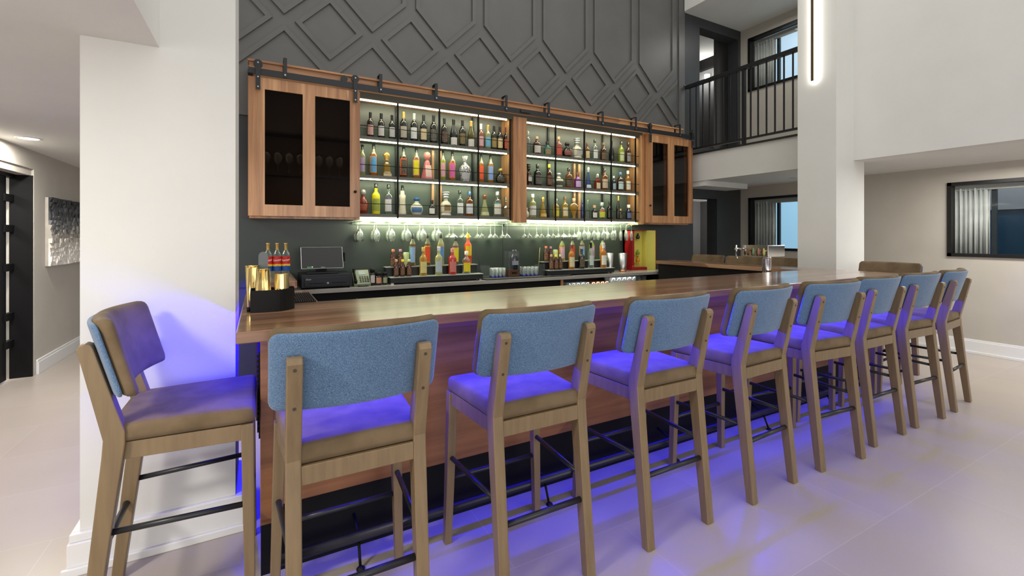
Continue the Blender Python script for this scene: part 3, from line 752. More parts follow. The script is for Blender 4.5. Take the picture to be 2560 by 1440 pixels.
def bottle(px, ytop, wp, kind, glass, lab, cap, desc, Y, Z, group, lab2=None, rz=None, name='bottle', cat='bottle', lz=None, px_abs=True):
    X, zt = at_y(px, ytop, Y); H = zt - Z; R = wpx(wp, px, Y) / 2
    if kind in ('deca',): R *= .95
    if kind == 'square': R *= .82
    if kind == 'pyr': R *= .88
    if kind == 'trophy': R *= 1.2
    body, capp = PROF[kind]; seg = SEGS.get(kind, 20); sy = FLAT.get(kind, 1)
    R = min(R, .07)
    rz = random.uniform(.1, .4) if rz is None else rz      # most labels turned a little to the middle of the room
    t = thing(name, desc, cat, (X, Y, Z + .0004), 0, group)
    rot = PI / 4 if seg == 4 else (PI / 8 if seg == 8 else 0)
    sm = seg > 8
    bm = lathe(nb(), [(r * R, z * H) for r, z in body], seg, smooth=sm, sy=sy, rot=rot)
    obj('body', bm, glassmat(glass), t, bev=0 if sm else R * .12)
    if kind == 'mixer':
        obj('neck', lathe(nb(), [(rad(body, z) * R + .0005, z * H) for z in (.67, .70, .755, .80, .86)], 20), thin_glass('frosted_neck', (.8, .84, .7, 1), .55, srgb(190, 196, 160), .2), t)
    bm = lathe(nb(), [(r * R, z * H) for r, z in capp], 16, sy=1)
    obj('stopper' if kind in ('deca', 'round', 'pyr', 'trophy', 'urn', 'bell') else 'cap', bm, bw_mat() if kind == 'urn' else (capm(cap) if cap != 'x' else M_glass), t)
    def sector(l0, l1, a, off, c, nm, ctr=0):
        l0, l1 = l0, l1
        bm = nb()
        if seg in (4, 6, 8):
            w = R * .62; yy = -R * (.90 if seg != 4 else .74 * max(.9, 1)) * sy - .0015
            rr = rad(body, (l0 + l1) / 2)
            k0, k1 = rad(body, l0), rad(body, l1); cs = math.cos(PI / seg)
            y0, y1 = -k0 * R * cs * sy - .0012, -k1 * R * cs * sy - .0012
            hexa(bm, [(-w * rr, y0, l0 * H), (w * rr, y0, l0 * H), (w * rr, y0 + .0006, l0 * H), (-w * rr, y0 + .0006, l0 * H)],
                 [(-w * rr, y1, l1 * H), (w * rr, y1, l1 * H), (w * rr, y1 + .0006, l1 * H), (-w * rr, y1 + .0006, l1 * H)])
        else:
            pr = [(rad(body, l0 + (l1 - l0) * i / 6) * R + off, (l0 + (l1 - l0) * i / 6) * H) for i in range(7)]
            lathe(bm, pr, 14, a0=-PI / 2 - a + ctr, a1=-PI / 2 + a + ctr, sy=sy)
        obj(nm, bm, label_mat(c), t)
    l0, l1 = lz or LZ[kind]
    if lab: sector(l0, l1, .95 if kind != 'mixer' else .8, .0008, lab, 'front_label', -rz)
    if lab2:
        if kind == 'mixer': sector(l0 - .02, l1 + .03, 1.35, .0004, lab2, 'back_label', -rz - .5)
        elif kind not in SEGS: sector(l1 + .005, min(l1 + .09, .56), .8, .0008, lab2, 'neck_label', -rz)
    return t

ROWS = {
 0: [
 (926,281,17,'wine','black',(196,156,146),'k','dark wine bottle with dusty pink label, first from the left door on the top shelf',None),
 (953,284,17,'wine','black',(200,196,192),'k','dark wine bottle with pale grey sketch label, second from the left door, top shelf',None),
 (980,288,16,'wine','black',(196,194,190),'k','dark wine bottle with white script label, beside the first upright on the top shelf',None),
 (1009,280,18,'wine','black',(178,168,152),'g','dark wine bottle with gold foil and tall taupe label',None),
 (1035,284,18,'wine','black',(214,214,212),'s','dark wine bottle with silver foil and plain white label',None),
 (1059,288,18,'wine','black',(204,184,146),'k','dark wine bottle with tan parchment label',None),
 (1084,289,18,'wine','black',(60,60,62),'k','dark wine bottle with black and silver label',None),
 (1111,296,17,'wine','black',(64,34,32),'k','dark wine bottle with maroon label just right of the second upright',None),
 (1134,299,19,'burg','black',(212,206,200),'k','sloping shouldered dark wine bottle with low white label',None),
 (1156,301,17,'wine','black',(96,78,38),'k','dark wine bottle with small dull gold label',None),
 (1177.5,303,18,'burg','wgreen',(214,210,204),'g','olive green wine bottle with gold foil and low white label',None),
 (1202.5,310,14,'wine','rose',(214,166,168),'w','rose wine bottle with pink label and white top',None),
 (1219.5,313,16,'wine','pale',(110,172,204),'g','white wine bottle with sky blue label',None),
 (1235,315,15,'wine','black',(150,128,72),'k','dark bottle with tall mustard gold label',None),
 (1250,317,15,'wine','black',(214,190,140),'k','dark bottle with ornate cream emblem label over navy',(34,38,64)),
 (1266,319,16,'wine','black',(166,34,28),'r','dark bottle with red label, last beside the wooden centre stile',None),
 (1320,328,11,'spirit','clear',None,'x','tall clear cut glass bottle at the left end of the right hand top shelf',None),
 (1342,342,20,'spirit','damber',(214,206,196),'c','amber whiskey bottle with cork top and white label',None),
 (1369,354,18,'squat','teal',(150,130,90),'k','squat teal bottle with tan crest label',None),
 (1396.5,342,17,'spirit','rose',(196,86,72),'c','slim coral red bottle with copper top',None),
 (1418,356,26,'round','black',(140,70,60),'k','squat round black bottle with flat black stopper',None),
 (1442.5,347,26,'deca','cream',(190,190,180),'s','cream decanter with stacked silver ring stopper on the right hand top shelf',None),
 (1468,357,12,'spirit','amber',(214,196,150),'n','amber bottle with cream label half behind an upright',None),
 (1487,349,15,'spirit','clear',(216,216,212),'k','clear spirit bottle with black cap and white label on the right hand top shelf',None),
 (1508,357,16,'spirit','damber',(84,54,36),'n','dark amber bottle with brown paper label on the right hand top shelf',None),
 (1529,352,14,'burg','black',None,'k','tall black bottle with sloping neck behind an upright',None),
 (1553,354,15,'spirit','chart',(206,212,160),'k','bright chartreuse green bottle on the right hand top shelf',None),
 (1570.5,356,14,'spirit','damber',(150,146,140),'k','brown bottle with grey label, last on the right hand top shelf',None),
 ],
 1: [
 (906,362,17,'mixer','pale',(168,150,186),'k','pale mixer bottle with lavender label half hidden by the left door',None),
 (934,359,19,'mixer','orange',(96,160,206),'k','orange mixer bottle with large sky blue label, middle shelf',(224,140,70)),
 (966.5,379,26,'trophy','gold',(206,190,150),'g','gold trophy shaped decanter with round gold stopper',None),
 (1009,366,18,'mixer','brown',(36,30,32),'k','dark mixer bottle with black label and orange edge',(214,96,50)),
 (1041,369,18,'mixer','orange',(224,210,30),'k','amber mixer bottle with lemon yellow label, middle shelf',(206,130,140)),
 (1068,379,32,'pyr','pink',(224,190,176),'p','pink faceted pyramid decanter with matching stopper',None),
 (1107.5,376,14,'mixer','chart',(206,150,160),'k','yellow green mixer bottle with pink label beside the second upright',None),
 (1131,379,17,'mixer','orange',(206,96,160),'k','orange mixer bottle with magenta label',(222,120,50)),
 (1162.5,391,30,'urn','bw',(190,190,190),'s','black and white patterned urn shaped bottle',None),
 (1203,385,14,'mixer','orange',(224,84,40),'k','orange mixer bottle with orange red label, middle shelf',None),
 (1226.5,387,16,'mixer','orange',(132,164,214),'k','orange mixer bottle with periwinkle label',(150,110,70)),
 (1251.5,421,26,'round','black',(40,40,34),'g','squat round black bottle with gold ball stopper',None),
 (1321.5,410,16,'deca','damber',(196,192,184),'k','square shouldered dark decanter with black ring stopper and white label',None),
 (1344,411,20,'spirit','black',(60,56,56),'k','black rum bottle with round white emblem',None),
 (1373,411,15,'spirit','damber',(90,44,36),'y','brown bottle with yellow neck capsule',None),
 (1396.5,432,26,'round','cream',(44,62,56),'s','squat cream round bottle with dark green label',None),
 (1422,420,18,'spirit','amber',(46,36,28),'k','amber bottle with black label and round black stopper',None),
 (1444,431,17,'squat','purple',(206,176,214),'n','purple bottle with lilac round emblem and brown top',None),
 (1470.5,417,16,'bell','blue',(196,204,210),'s','cobalt blue conical decanter with crystal top',None),
 (1493,433,18,'square','cognac',(206,196,160),'x','square red amber bottle with cream label',None),
 (1511,421,17,'spirit','amber',(196,176,150),'k','tall amber bottle with beige label on the right hand middle shelf',None),
 (1534.5,440,10,'spirit','navy',(160,176,190),'w','slim navy bottle beside the last upright',None),
 (1550,431,17,'spirit','damber',(186,206,206),'b','amber bottle with pale label and blue capsule on the right hand middle shelf',None),
 (1569.5,427,14,'spirit','orange',(226,218,200),'w','golden orange bottle with white cap and white label',None),
 ],
 2: [
 (908,473,26,'round','cognac',(150,60,40),'s','round red cognac decanter with silver stopper half behind the left door',None),
 (940,459,20,'spirit','yellow',(150,160,70),'k','bright yellow bottle with painted picture label',None),
 (971.5,461,19,'spirit','clear',(216,212,214),'k','clear bottle with white and purple label, bottom shelf',(84,72,140)),
 (1006,464,18,'sculpt','cream',(214,206,180),'k','twisted cream bottle with black cap',None),
 (1041.5,493,32,'round','cream',(40,108,160),'b','round cream ceramic bottle with blue panel and blue stopper',None),
 (1080,500,16,'squat','black',(226,222,214),'k','short dark bottle with black cap and square white label',None),
 (1114.5,480,27,'deca','cream',(150,120,70),'s','cream banded decanter with stacked ring stopper, bottom shelf',None),
 (1149.5,476,18,'spirit','clear',(220,220,216),'k','clear bottle with tall white label on the bottom shelf',None),
 (1173.5,479,20,'spirit','amber',(206,208,214),'b','amber bottle with blue neck capsule and arched white label',None),
 (1211.5,486,25,'bell','pale',(190,190,150),'n','bell shaped pale tequila bottle with winged stopper',None),
 (1243,479,21,'spirit','clear',(214,210,196),'s','clear bottle with cream label and teal badge',(70,130,130)),
 (1266.5,494,22,'deca','clear',None,'x','cut crystal decanter beside the centre stile, bottom shelf',None),
 (1317,520,12,'round','cream',None,'w','small white round bottle against the centre stile',None),
 (1331.5,485,19,'spirit','pale',(216,210,204),'w','pale gold bottle with clear top and blush label',None),
 (1357,492,20,'bell','gold',(206,160,90),'g','gold bell shaped bottle with horn shaped stopper',None),
 (1390,497,16,'spirit','gold',(206,190,60),'x','yellow bottle standing behind an upright on the bottom shelf',None),
 (1412,492,16,'spirit','gold',(210,196,160),'n','golden bottle with brown cap and cream label',None),
 (1434.5,495,30,'heart','gold',None,'c','heart shaped clear bottle of golden spirit',None),
 (1456,500,9,'spirit','blue',None,'b','slim royal blue bottle beside an upright',None),
 (1469,498,10,'bell','clear',None,'x','slim pointed clear bottle right of an upright',None),
 (1486,513,14,'squat','black',(210,206,200),'c','small black bottle with cream cap and white label, bottom shelf',None),
 (1504,506,18,'squat','clear',(200,200,60),'s','clear bottle with disc stopper and bright multicoloured label',(196,60,70)),
 (1524,504,14,'spirit','black',(70,70,74),'k','black bottle with black cap on the bottom shelf',None),
 (1545.5,490,11,'burg','black',(40,40,60),'g','tall dark sparkling wine bottle with gold foil',None),
 (1571.5,512,15,'squat','navy',(70,90,140),'w','small navy bottle with white cap, last on the bottom shelf',None),
 ]}
GN = ['bottles on the top shelf', 'bottles on the middle shelf', 'bottles on the bottom shelf']
for r_, lst in ROWS.items():
    for (px, yt, w, k, g, lab, cap, desc, l2) in lst:
        lz = None
        bottle(px, yt, w, k, g, lab, cap, desc, 5.0 if not (k in ('deca', 'round')) else 4.99, SZ[r_] , GN[r_], l2, lz=lz)
bottle(1551.5, 522, 9, 'squat', 'black', (60, 50, 40), 'g', 'tiny dark bottle with gold cap in front of the sparkling wine', 4.935, SZ[2], GN[2])
# winged stopper and horn details
# ------------------------------------------------------------------ risers and their bottles
def riser(xa, xb, ya, label):
    t = thing('bottle_riser', label, 'riser', ((xa + xb) / 2, 4.87, .91))
    bm = nb(); box(bm, xa, xb, 4.705, 4.82, .925, .978); box(bm, xa - .02, xb - .02, 4.821, 4.93, .912, 1.078)
    obj('step', bm, M_blk, t, True)
    bm = nb(); box(bm, xa - .005, xb + .005, 4.70, 4.82, .978, .985); box(bm, xa - .025, xb - .015, 4.816, 4.93, 1.078, 1.085)
    obj('step_top', bm, mat('frosted_step', srgb(170, 176, 166), .3), t, True)
    bm = nb()
    for x in (xa + .02, xb - .02): box(bm, x - .015, x + .015, 4.72, 4.76, .9104, .925)
    obj('foot', bm, M_steel, t, True)
riser(xat(977, 4.705), xat(1207, 4.705), 0, 'black two step bottle riser left of the bar mat')
riser(xat(1374, 4.705), xat(1536, 4.705), 0, 'black two step bottle riser right of the bar mat')
GB, GF = 'bottles on the back step of the risers', 'bottles on the front step of the risers'
for (px, yt, w, k, g, lab, cap, desc, l2) in [
 (1031.5,584,17,'mixer','peach',(150,184,222),'k','brownish mixer bottle with pale blue label, back step of left riser',(70,130,90)),
 (1069,583,16,'mixer','peach',(226,74,34),'k','peach mixer bottle with bright red orange label, back step of left riser',(224,190,60)),
 (1102,583,18,'mixer','pale',(90,146,206),'k','pale lime mixer bottle with blue label, back step of left riser',(222,140,80)),
 (1139,591,17,'mixer','peach',(222,214,40),'k','amber mixer bottle with bright yellow label, back step of left riser',(190,150,140)),
 (1405,592,15,'mixer','chart',(216,176,190),'k','lime mixer bottle with pale pink label, first on back step of right riser',(222,140,80)),
 (1431,592,14,'mixer','peach',(222,78,40),'k','peach mixer bottle with red label, back step of right riser',(150,40,30)),
 (1455,592,14,'mixer','peach',(140,180,220),'k','brown mixer bottle with light blue label, back step of right riser',(200,170,120)),
 (1479.5,592,14,'mixer','chart',(214,176,196),'k','lime mixer bottle with pink label behind the green capped bottle',None),
 (1506.5,592,15,'mixer','pale',(96,100,196),'k','orange and purple labelled mixer bottle, last on back step of right riser',(226,140,50))]:
    bottle(px, yt, w, k, g, lab, cap, desc, 4.873, 1.085, GB, l2)
bottle(1170, 584, 18, 'spirit', 'redor', (230, 190, 20), 'y', 'orange red liquor bottle with yellow cap and oval yellow label', 4.873, 1.085, GB, lz=(.28, .6))
for (px, yt, w, k, g, lab, cap, desc, l2) in [
 (1058,618,19,'spirit','gold',(214,202,130),'g','gold tequila bottle with gold neck and cream label, front of left riser',None),
 (1097,617,19,'spirit','pale',(176,190,196),'s','silver tequila bottle with pale neck and grey blue label, front of left riser',None),
 (1131,621,20,'spirit','red',(206,120,110),'p','red cherry liqueur bottle with pink top and round crest',None),
 (1166,628,21,'spirit','clear',(224,204,30),'w','clear tequila bottle with red and yellow label',(190,60,40)),
 (1429,612,16,'spirit','orange',(212,202,160),'r','amber bottle with dark red neck and cream label, front of right riser',None),
 (1454,622,16,'spirit','black',(60,46,36),'k','black bottle with dark label, front of right riser',None),
 (1477,606,15,'wine','clear',(200,208,200),'k','clear bottle with pale green label and dark green neck, front of right riser',None),
 (1508.5,607,16,'wine','orange',(226,222,206),'w','orange liqueur bottle with white neck and white label, front of right riser',None)]:
    bottle(px, yt, w, k, g, lab, cap, desc, 4.762, .985, GF, l2)
for (px, yt, w, Y, Z, cap, desc) in [
 (983,623,15,4.873,1.085,'o','brown juice jug with orange cap, left end of left riser back step'),
 (1001,623,14,4.873,1.085,'m','brown juice jug with mauve cap, second on left riser back step'),
 (990.5,648,13,4.762,.985,'c','small brown jug, first on left riser front step'),
 (1006.5,648,13,4.762,.985,'y','small brown jug, second on left riser front step'),
 (1022.5,648,13,4.762,.985,'t','small brown jug with green cap on left riser front step'),
 (1365,615,13,4.873,1.085,'o','brown juice jug with orange cap, left end of right riser back step'),
 (1377,616,11,4.873,1.085,'m','brown juice jug with mauve cap, second on right riser back step'),
 (1378,636,12,4.762,.985,'c','small brown jug, first on right riser front step'),
 (1390,637,13,4.762,.985,'y','small brown jug, second on right riser front step'),
 (1400.5,636,11,4.762,.985,'t','small brown jug with green cap on right riser front step')]:
    bottle(px, yt, w, 'jug', 'brown', (98, 58, 34), cap, desc, Y, Z, 'brown juice jugs on the risers', name='juice_jug', cat='jug')
bottle(1015, 631, 16, 'can', 'canl', None, 't', 'pale lime can behind the small jugs on the left riser', 4.873, 1.085, 'lime cans on the risers', name='drink_can', cat='can')
bottle(1388.5, 624, 13, 'can', 'canl', None, 't', 'pale lime can behind the small jugs on the right riser', 4.873, 1.085, 'lime cans on the risers', name='drink_can', cat='can')

# syrup bottles with red, yellow and blue label
tm = {}
for i, (px, nm) in enumerate(((670, 'left'), (693, 'middle'), (714.5, 'right'))):
    Y = 4.25; X, zt = at_y(px, 608, Y)
    dl = {'left': 'clear syrup bottle with red and blue label, left of three, behind the gold cups',
          'middle': 'clear syrup bottle with red and blue label, middle of three by the register',
          'right': 'clear syrup bottle with red and blue label, nearest to the register'}[nm]
    t = thing('syrup_bottle', dl, 'bottle', (X, Y, BT + .0005), 0, 'syrup bottles beside the register')
    H = zt - BT; R = .033
    b_, c_ = PROF['syrup']
    obj('body', lathe(nb(), [(r * R, z * H) for r, z in b_], 24), glassmat('clear'), t)
    obj('cap', lathe(nb(), [(r * R * .95, z * H) for r, z in c_], 16), capm('g'), t)
    rr = R + .0008
    def band(z0, z1, c, nme, off=0):
        return obj(nme, lathe(nb(), [(rr + off, z0 * H), (rr + off, z1 * H)], 24, a0=-PI / 2 - 1.5, a1=-PI / 2 + 1.5), mat('syrup_%d_%d_%d' % c, srgb(*c), .4), t)
    band(.40, .62, (192, 34, 28), 'red_label'); band(.34, .40, (232, 190, 40), 'yellow_label'); band(.20, .34, (20, 76, 150), 'blue_label')
    bm = lathe(nb(), [(0, 0), (.0075, .0), (.006, .01), (0, .013)], 10, (0, -rr - .002, .345 * H)); obj('farmer_emblem', bm, mat('emblem_tan', srgb(214, 170, 110), .5), t)
    for s, sz, z0, sh, c in (('Torani', .026, .51, .35, (240, 236, 230)), ('VANILLA' if 0 else 'Syrup', .012, .27, 0, (225, 228, 235))):
        if s == 'Syrup': continue
        if s not in tm:
            me = text_mesh(s, sz, sh)
            for v in me.vertices:
                a = v.co.x / (rr + .001) ; y = v.co.y + v.co.x * .12; q = rr + .0012 + v.co.z
                v.co = Vector((q * math.sin(a), -q * math.cos(a), y))
            me.materials.append(mat('white_ink', srgb(240, 238, 232), .5)); tm[s] = me
        o = bpy.data.objects.new('lettering', tm[s]); COL.objects.link(o); o.parent = t; o.location = (0, 0, z0 * H); o.rotation_euler = (0, 0, -.2)

# ------------------------------------------------------------------ register, screen, phone, jars
M_reg = mat('register_black', srgb(24, 24, 32), .4)
t = thing('cash_drawer', 'black cash drawer with round silver lock on the back counter', 'cash drawer', (.565, 4.88, .91))
obj('body', box(nb(), .335, .79, 4.67, 5.1, .925, 1.045), M_reg, t, True, .004)
bm = nb(); box(bm, .36, .765, 4.662, 4.67, .937, 1.02)
dr = obj('drawer_front', bm, M_reg, t, True, .003)
for q in (.40, .60): obj('media_slot', box(nb(), q, q + .13, 4.657, 4.663, .962, .967), M_blkm, t, True)
obj('lock', tube(nb(), (.565, 4.652, .965), (.565, 4.664, .965), .010, 14), M_steel, t, True)
bm = nb()
for x in (.36, .76):
    for y in (4.70, 5.06): lathe(bm, [(0, 0), (.012, 0), (.012, .015), (0, .015)], 10, (x, y, .9102))
obj('foot', bm, M_blkm, t, True)
me = text_mesh('Clover', .017, .25); me.materials.append(mat('silver_ink', srgb(214, 216, 218), .4))
o = bpy.data.objects.new('lettering', me); COL.objects.link(o); o.parent = t; o.location = Vector((.395, 4.6605, 1.003)) - t.location; o.rotation_euler = (PI / 2, 0, 0)

t = thing('register_screen', 'tilted black touchscreen with white bezel edge on the cash drawer', 'screen', (.53, 4.85, 1.046))
obj('stand_base', box(nb(), -.14, .14, -.08, .1, 0, .014), M_reg, t, bev=.005)
bm = nb(); hexa(bm, [(-.05, .02, .014), (.05, .02, .014), (.05, .06, .014), (-.05, .06, .014)], [(-.04, -.0, .12), (.04, -.0, .12), (.04, .04, .12), (-.04, .04, .12)])
obj('stand_neck', bm, M_reg, t)
def tilted(bm, cy, cz, ang):
    bmesh.ops.rotate(bm, verts=bm.verts, cent=(0, 0, 0), matrix=Matrix.Rotation(-ang, 3, 'X')); bmesh.ops.translate(bm, verts=bm.verts, vec=(0, cy, cz)); return bm
A = .40
obj('bezel', tilted(box(nb(), -.19, .19, -.004, .012, -.112, .112), -.06, .155, A), mat('bezel_white', srgb(238, 240, 240), .3), t, bev=.006)
obj('display', tilted(box(nb(), -.186, .186, -.0055, -.0042, -.108, .108), -.06, .155, A), mat('screen_off', srgb(26, 27, 28), .3), t)
obj('status_mark', tilted(box(nb(), -.14, -.105, -.007, -.0056, -.105, -.092), -.06, .155, A), mat('status_green', srgb(70, 140, 80), .4), t)
obj('chip', tilted(box(nb(), -.10, -.088, -.007, -.0056, -.103, -.090), -.06, .155, A), mat('chip_white', srgb(220, 220, 220), .4), t)
me2 = text_mesh('Clover', .013, .2); me2.materials.append(MATS['silver_ink'])
o = bpy.data.objects.new('lettering', me2); COL.objects.link(o); o.parent = t; o.rotation_euler = (PI / 2 - A, 0, 0); o.location = (0, -.06 - .1 * math.sin(A) - .0065, .155 - .098 * math.cos(A))
obj('card_reader', box(nb(), .193, .222, -.0, .03, .11, .20), M_blkm, t, bev=.006)

ph = thing('desk_phone', 'grey desk telephone with small display beside the cash drawer', 'telephone', (.893, 4.80, .9104), 0)
bm = nb(); prism(bm, [(-.10, .0), (.06, .0), (.06, .15), (.045, .155), (-.10, .022)], -.082, .082, 'x'); obj('body', bm, mat('phone_grey', srgb(104, 112, 90), .5), ph, bev=.004)
def onph(x, y, w, h, m, nme):
    sl = .133 / .145; z = .022 + sl * (y + .10)
    obj(nme, hexa(nb(), [(x - w, y - h, z - h * sl + .0002), (x + w, y - h, z - h * sl + .0002), (x + w, y + h, z + h * sl + .0002), (x - w, y + h, z + h * sl + .0002)],
                    [(x - w, y - h - .002, z - h * sl + .002), (x + w, y - h - .002, z - h * sl + .002), (x + w, y + h - .002, z + h * sl + .002), (x - w, y + h - .002, z + h * sl + .002)]), m, ph)
onph(.012, .012, .034, .02, mat('phone_display', srgb(96, 110, 120), .3), 'display')
for i in range(4):
    for j in range(4): onph(-.012 + i * .024, -.028 - j * .016, .008, .004, M_blkm, 'key')
bm = nb(); tube(bm, (-.062, -.085, .055), (-.062, .03, .16), .011, 10); tube(bm, (-.062, -.08, .03), (-.062, -.085, .062), .016, 10); tube(bm, (-.062, .03, .13), (-.062, .022, .168), .016, 10)
obj('handset', bm, M_blkm, ph)
bm = nb(); pts = [(-.03, -.10, .006), (-.05, -.13, .006), (0, -.15, .006), (.05, -.13, .006), (.03, -.12, .006)]
for a, b_ in zip(pts, pts[1:]): tube(bm, a, b_, .0045, 8)
obj('cord', bm, M_blkm, ph)
for px, yt, w, lab, desc in ((931, 671, 13, (196, 190, 186), 'tall black lidded jar with white label beside the telephone'),
                             (946, 681, 16, (196, 140, 110), 'short dark jar with orange picture label'), (962, 681, 13, (150, 156, 120), 'small dark jar with greenish label beside the left riser')):
    X, zt = at_y(px, yt, 4.76); R = wpx(w, px, 4.76) / 2; H = zt - .91
    t = thing('jar', desc, 'jar', (X, 4.76, .9104), 0, 'jars between the telephone and the riser')
    obj('body', lathe(nb(), [(0, 0), (R, 0), (R, H * .72), (R * .85, H * .76), (0, H * .76)], 18), mat('dark_jar', srgb(30, 26, 26), .15, coat=.4), t)
    obj('lid', lathe(nb(), [(0, H * .761), (R * .95, H * .761), (R * .95, H), (0, H)], 18), M_blkm, t)
    obj('label_band', lathe(nb(), [(R + .0008, H * .15), (R + .0008, H * .6)], 14, a0=-PI / 2 - .9, a1=-PI / 2 + .9), label_mat(lab), t)

# napkin caddy with gold cups
t = thing('bar_caddy', 'black bow fronted bar caddy on the left end of the bar top', 'caddy', (.045, 2.43, BT + .0006))
n = 14
h = .10
outer = [(-.085, -.05)] + [(-.085 + .185 * i / n, -.05 - .012 * math.sin(PI * i / n) + .10 * max(0, (i / n - .6) / .4) ** 2 * .6) for i in range(1, n + 1)] + [(.10, .075), (-.085, .075)]
bm = nb()
wall = []
prism(bm, [(p[0], p[1]) for p in outer], 0, .004, 'z')
for a, b_ in zip(outer, outer[1:] + outer[:1]):
    d = Vector((b_[0] - a[0], b_[1] - a[1])).normalized(); nn = Vector((-d.y, d.x)) * .004
    hexa(bm, [(a[0], a[1], .004), (b_[0], b_[1], .004), (b_[0] + nn.x, b_[1] + nn.y, .004), (a[0] + nn.x, a[1] + nn.y, .004)],
         [(a[0], a[1], h), (b_[0], b_[1], h), (b_[0] + nn.x, b_[1] + nn.y, h), (a[0] + nn.x, a[1] + nn.y, h)])
obj('shell', bm, M_blkm, t)
obj('foot', lathe(nb(), [(0, 0), (.008, 0), (.008, .02), (0, .02)], 12, (-.092, .0, 0)), M_blkm, t)
g = 'gold cups in the bar caddy'
def cup(x, y, z, r0, r1, H, desc):
    t = thing('gold_cup', desc, 'cup', (x, y, z), 0, g)
    bm = nb(); lathe(bm, [(r0, 0), (r1, H), (r1 - .003, H), (r0 - .003, .002), (0, .002)], 56)
    if r0 > r1:
        for v in bm.verts:
            q = math.atan2(v.co.y, v.co.x); f = 1 + .022 * math.cos(14 * q); v.co.x *= f; v.co.y *= f
        bm.faces.ensure_lookup_table(); bm.verts.ensure_lookup_table()
        bm.faces.new([bm.verts[i] for i in range(56, 112)])
    obj('body', bm, M_gold, t)
    obj('rim', lathe(nb(), [(r1 - .002, H - .004), (r1 + .001, H - .003), (r1 + .001, H), (r1 - .002, H)], 30), M_gold, t)
cup(-.034, 2.548, BT + .0006, .022, .030, .205, 'tall upright gold cup behind the left side of the bar caddy')
cup(.012, 2.437, BT + .006, .035, .028, .190, 'ribbed gold cup upside down at the left of the bar caddy')
cup(.090, 2.437, BT + .006, .037, .029, .165, 'shorter gold cup upside down at the right of the bar caddy')
t = thing('serving_paddle', 'translucent grey round ended paddle standing behind the gold cups', 'paddle', (.012, 2.56, BT + .0006), .0)
pts = [(-.022, 0), (.016, 0), (.022, .235)] + [(.001 + .021 * math.cos(a), .25 + .021 * math.sin(a)) for a in [i * PI / 8 for i in range(0, 9)]] + [(-.02, .235)]
obj('blade', prism(nb(), pts, -.003, .003, 'y'), mat('grey_translucent', srgb(96, 102, 102), .3, trans=.3), t)
t = thing('drip_mat', 'black ribbed rubber drip mat on the left return of the bar', 'mat', (.17, 2.82, BT + .0005))
obj('base', box(nb(), -.09, .09, -.2, .2, 0, .004), M_blkm, t)
bm = nb()
for k in range(17): box(bm, -.088 + k * .0105, -.084 + k * .0105, -.195, .195, .0042, .011)
obj('rib', bm, M_blk, t)

# ------------------------------------------------------------------ centre: bar mat, acrylic boxes, tumblers, display bottle
bm = box(nb(), xat(1214, 4.66), xat(1366, 4.66), 4.635, 4.94, .9104, .922); box(bm, xat(1366, 4.66), xat(1428, 4.66), 4.635, 4.695, .9104, .922)
o = obj('bar_mat', bm, M_rubber)
tag(o, 'black rubber bar mat between the two bottle risers', 'bar mat')
def acrylic(pa, pb, Y, label):
    xa, xb = xat(pa, Y), xat(pb, Y)
    t = thing('straw_caddy', label, 'caddy', ((xa + xb) / 2, Y + .05, .922), 0, 'clear straw caddies on the bar mat'); w = (xb - xa) / 2
    bm = nb(); box(bm, -w, w, -.05, -.046, 0, .14); box(bm, -w, w, .046, .05, 0, .14); box(bm, -w, -w + .004, -.046, .046, 0, .14); box(bm, w - .004, w, -.046, .046, 0, .14); box(bm, -w, w, -.05, .05, 0, .004)
    obj('box', bm, M_plastic, t)
    return t
acrylic(1201, 1224, 4.82, 'clear acrylic straw caddy beside the left riser')
acrylic(1347, 1362, 4.80, 'clear acrylic straw caddy beside the right riser')
o = obj('stir_stick', tube(nb(), (xat(1204, 4.88), 4.88, .95), (xat(1193, 4.88), 4.90, at_y(1193, 622, 4.88)[1]), .003, 8), M_iron); tag(o, 'dark stir stick leaning in the left straw caddy', 'stir stick')
o = obj('stir_stick', tube(nb(), (xat(1345.5, 4.88), 4.88, .95), (xat(1352, 4.88), 4.90, at_y(1352, 619, 4.88)[1]), .003, 8), mat('bamboo', srgb(190, 166, 100), .5)); tag(o, 'pale bamboo stir stick leaning left of the right straw caddy', 'stir stick')
def tumbler(x, y, z, R, H, label, group, m=None):
    t = thing('tumbler', label, 'glass', (x, y, z), 0, group)
    obj('body', lathe(nb(), [(0, .004), (R * .86, .004), (R * .97, H), (R, H), (R * .9, 0), (0, 0)], 18), m or M_frost, t)
    return t
def tumblers(pa, pb, n, side):
    M_bb = mat('blue_glass_base', srgb(24, 24, 130), .2, coat=.4)  # blue reflection at the tumbler bottoms, put into a coloured base
    proto = None
    xa, xb = xat(pa, 4.80), xat(pb, 4.80); R = (xb - xa) / n / 2 * .97
    for row, y in ((0, 4.80), (1, 4.80 + 2.1 * R)):
        for k in range(n):
            x = xa + R + k * (xb - xa - 2 * R) / (n - 1)
            lab = 'clear tumbler in the %s row %s of the bottle display' % ('front' if row == 0 else 'back', side)
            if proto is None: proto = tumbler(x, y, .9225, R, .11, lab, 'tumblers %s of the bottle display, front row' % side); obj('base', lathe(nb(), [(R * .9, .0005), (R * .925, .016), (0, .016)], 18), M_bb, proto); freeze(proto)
            else: dup(proto, (x, y, .9225), 0, lab, 'tumblers %s of the bottle display, %s row' % (side, 'front' if row == 0 else 'back'))
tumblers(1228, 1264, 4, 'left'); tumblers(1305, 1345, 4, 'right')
X = xat(1284, 4.80)
t = thing('display_case', 'clear case on a dark wooden block with gold plaque holding a bottle', 'display case', (X, 4.84, .922))
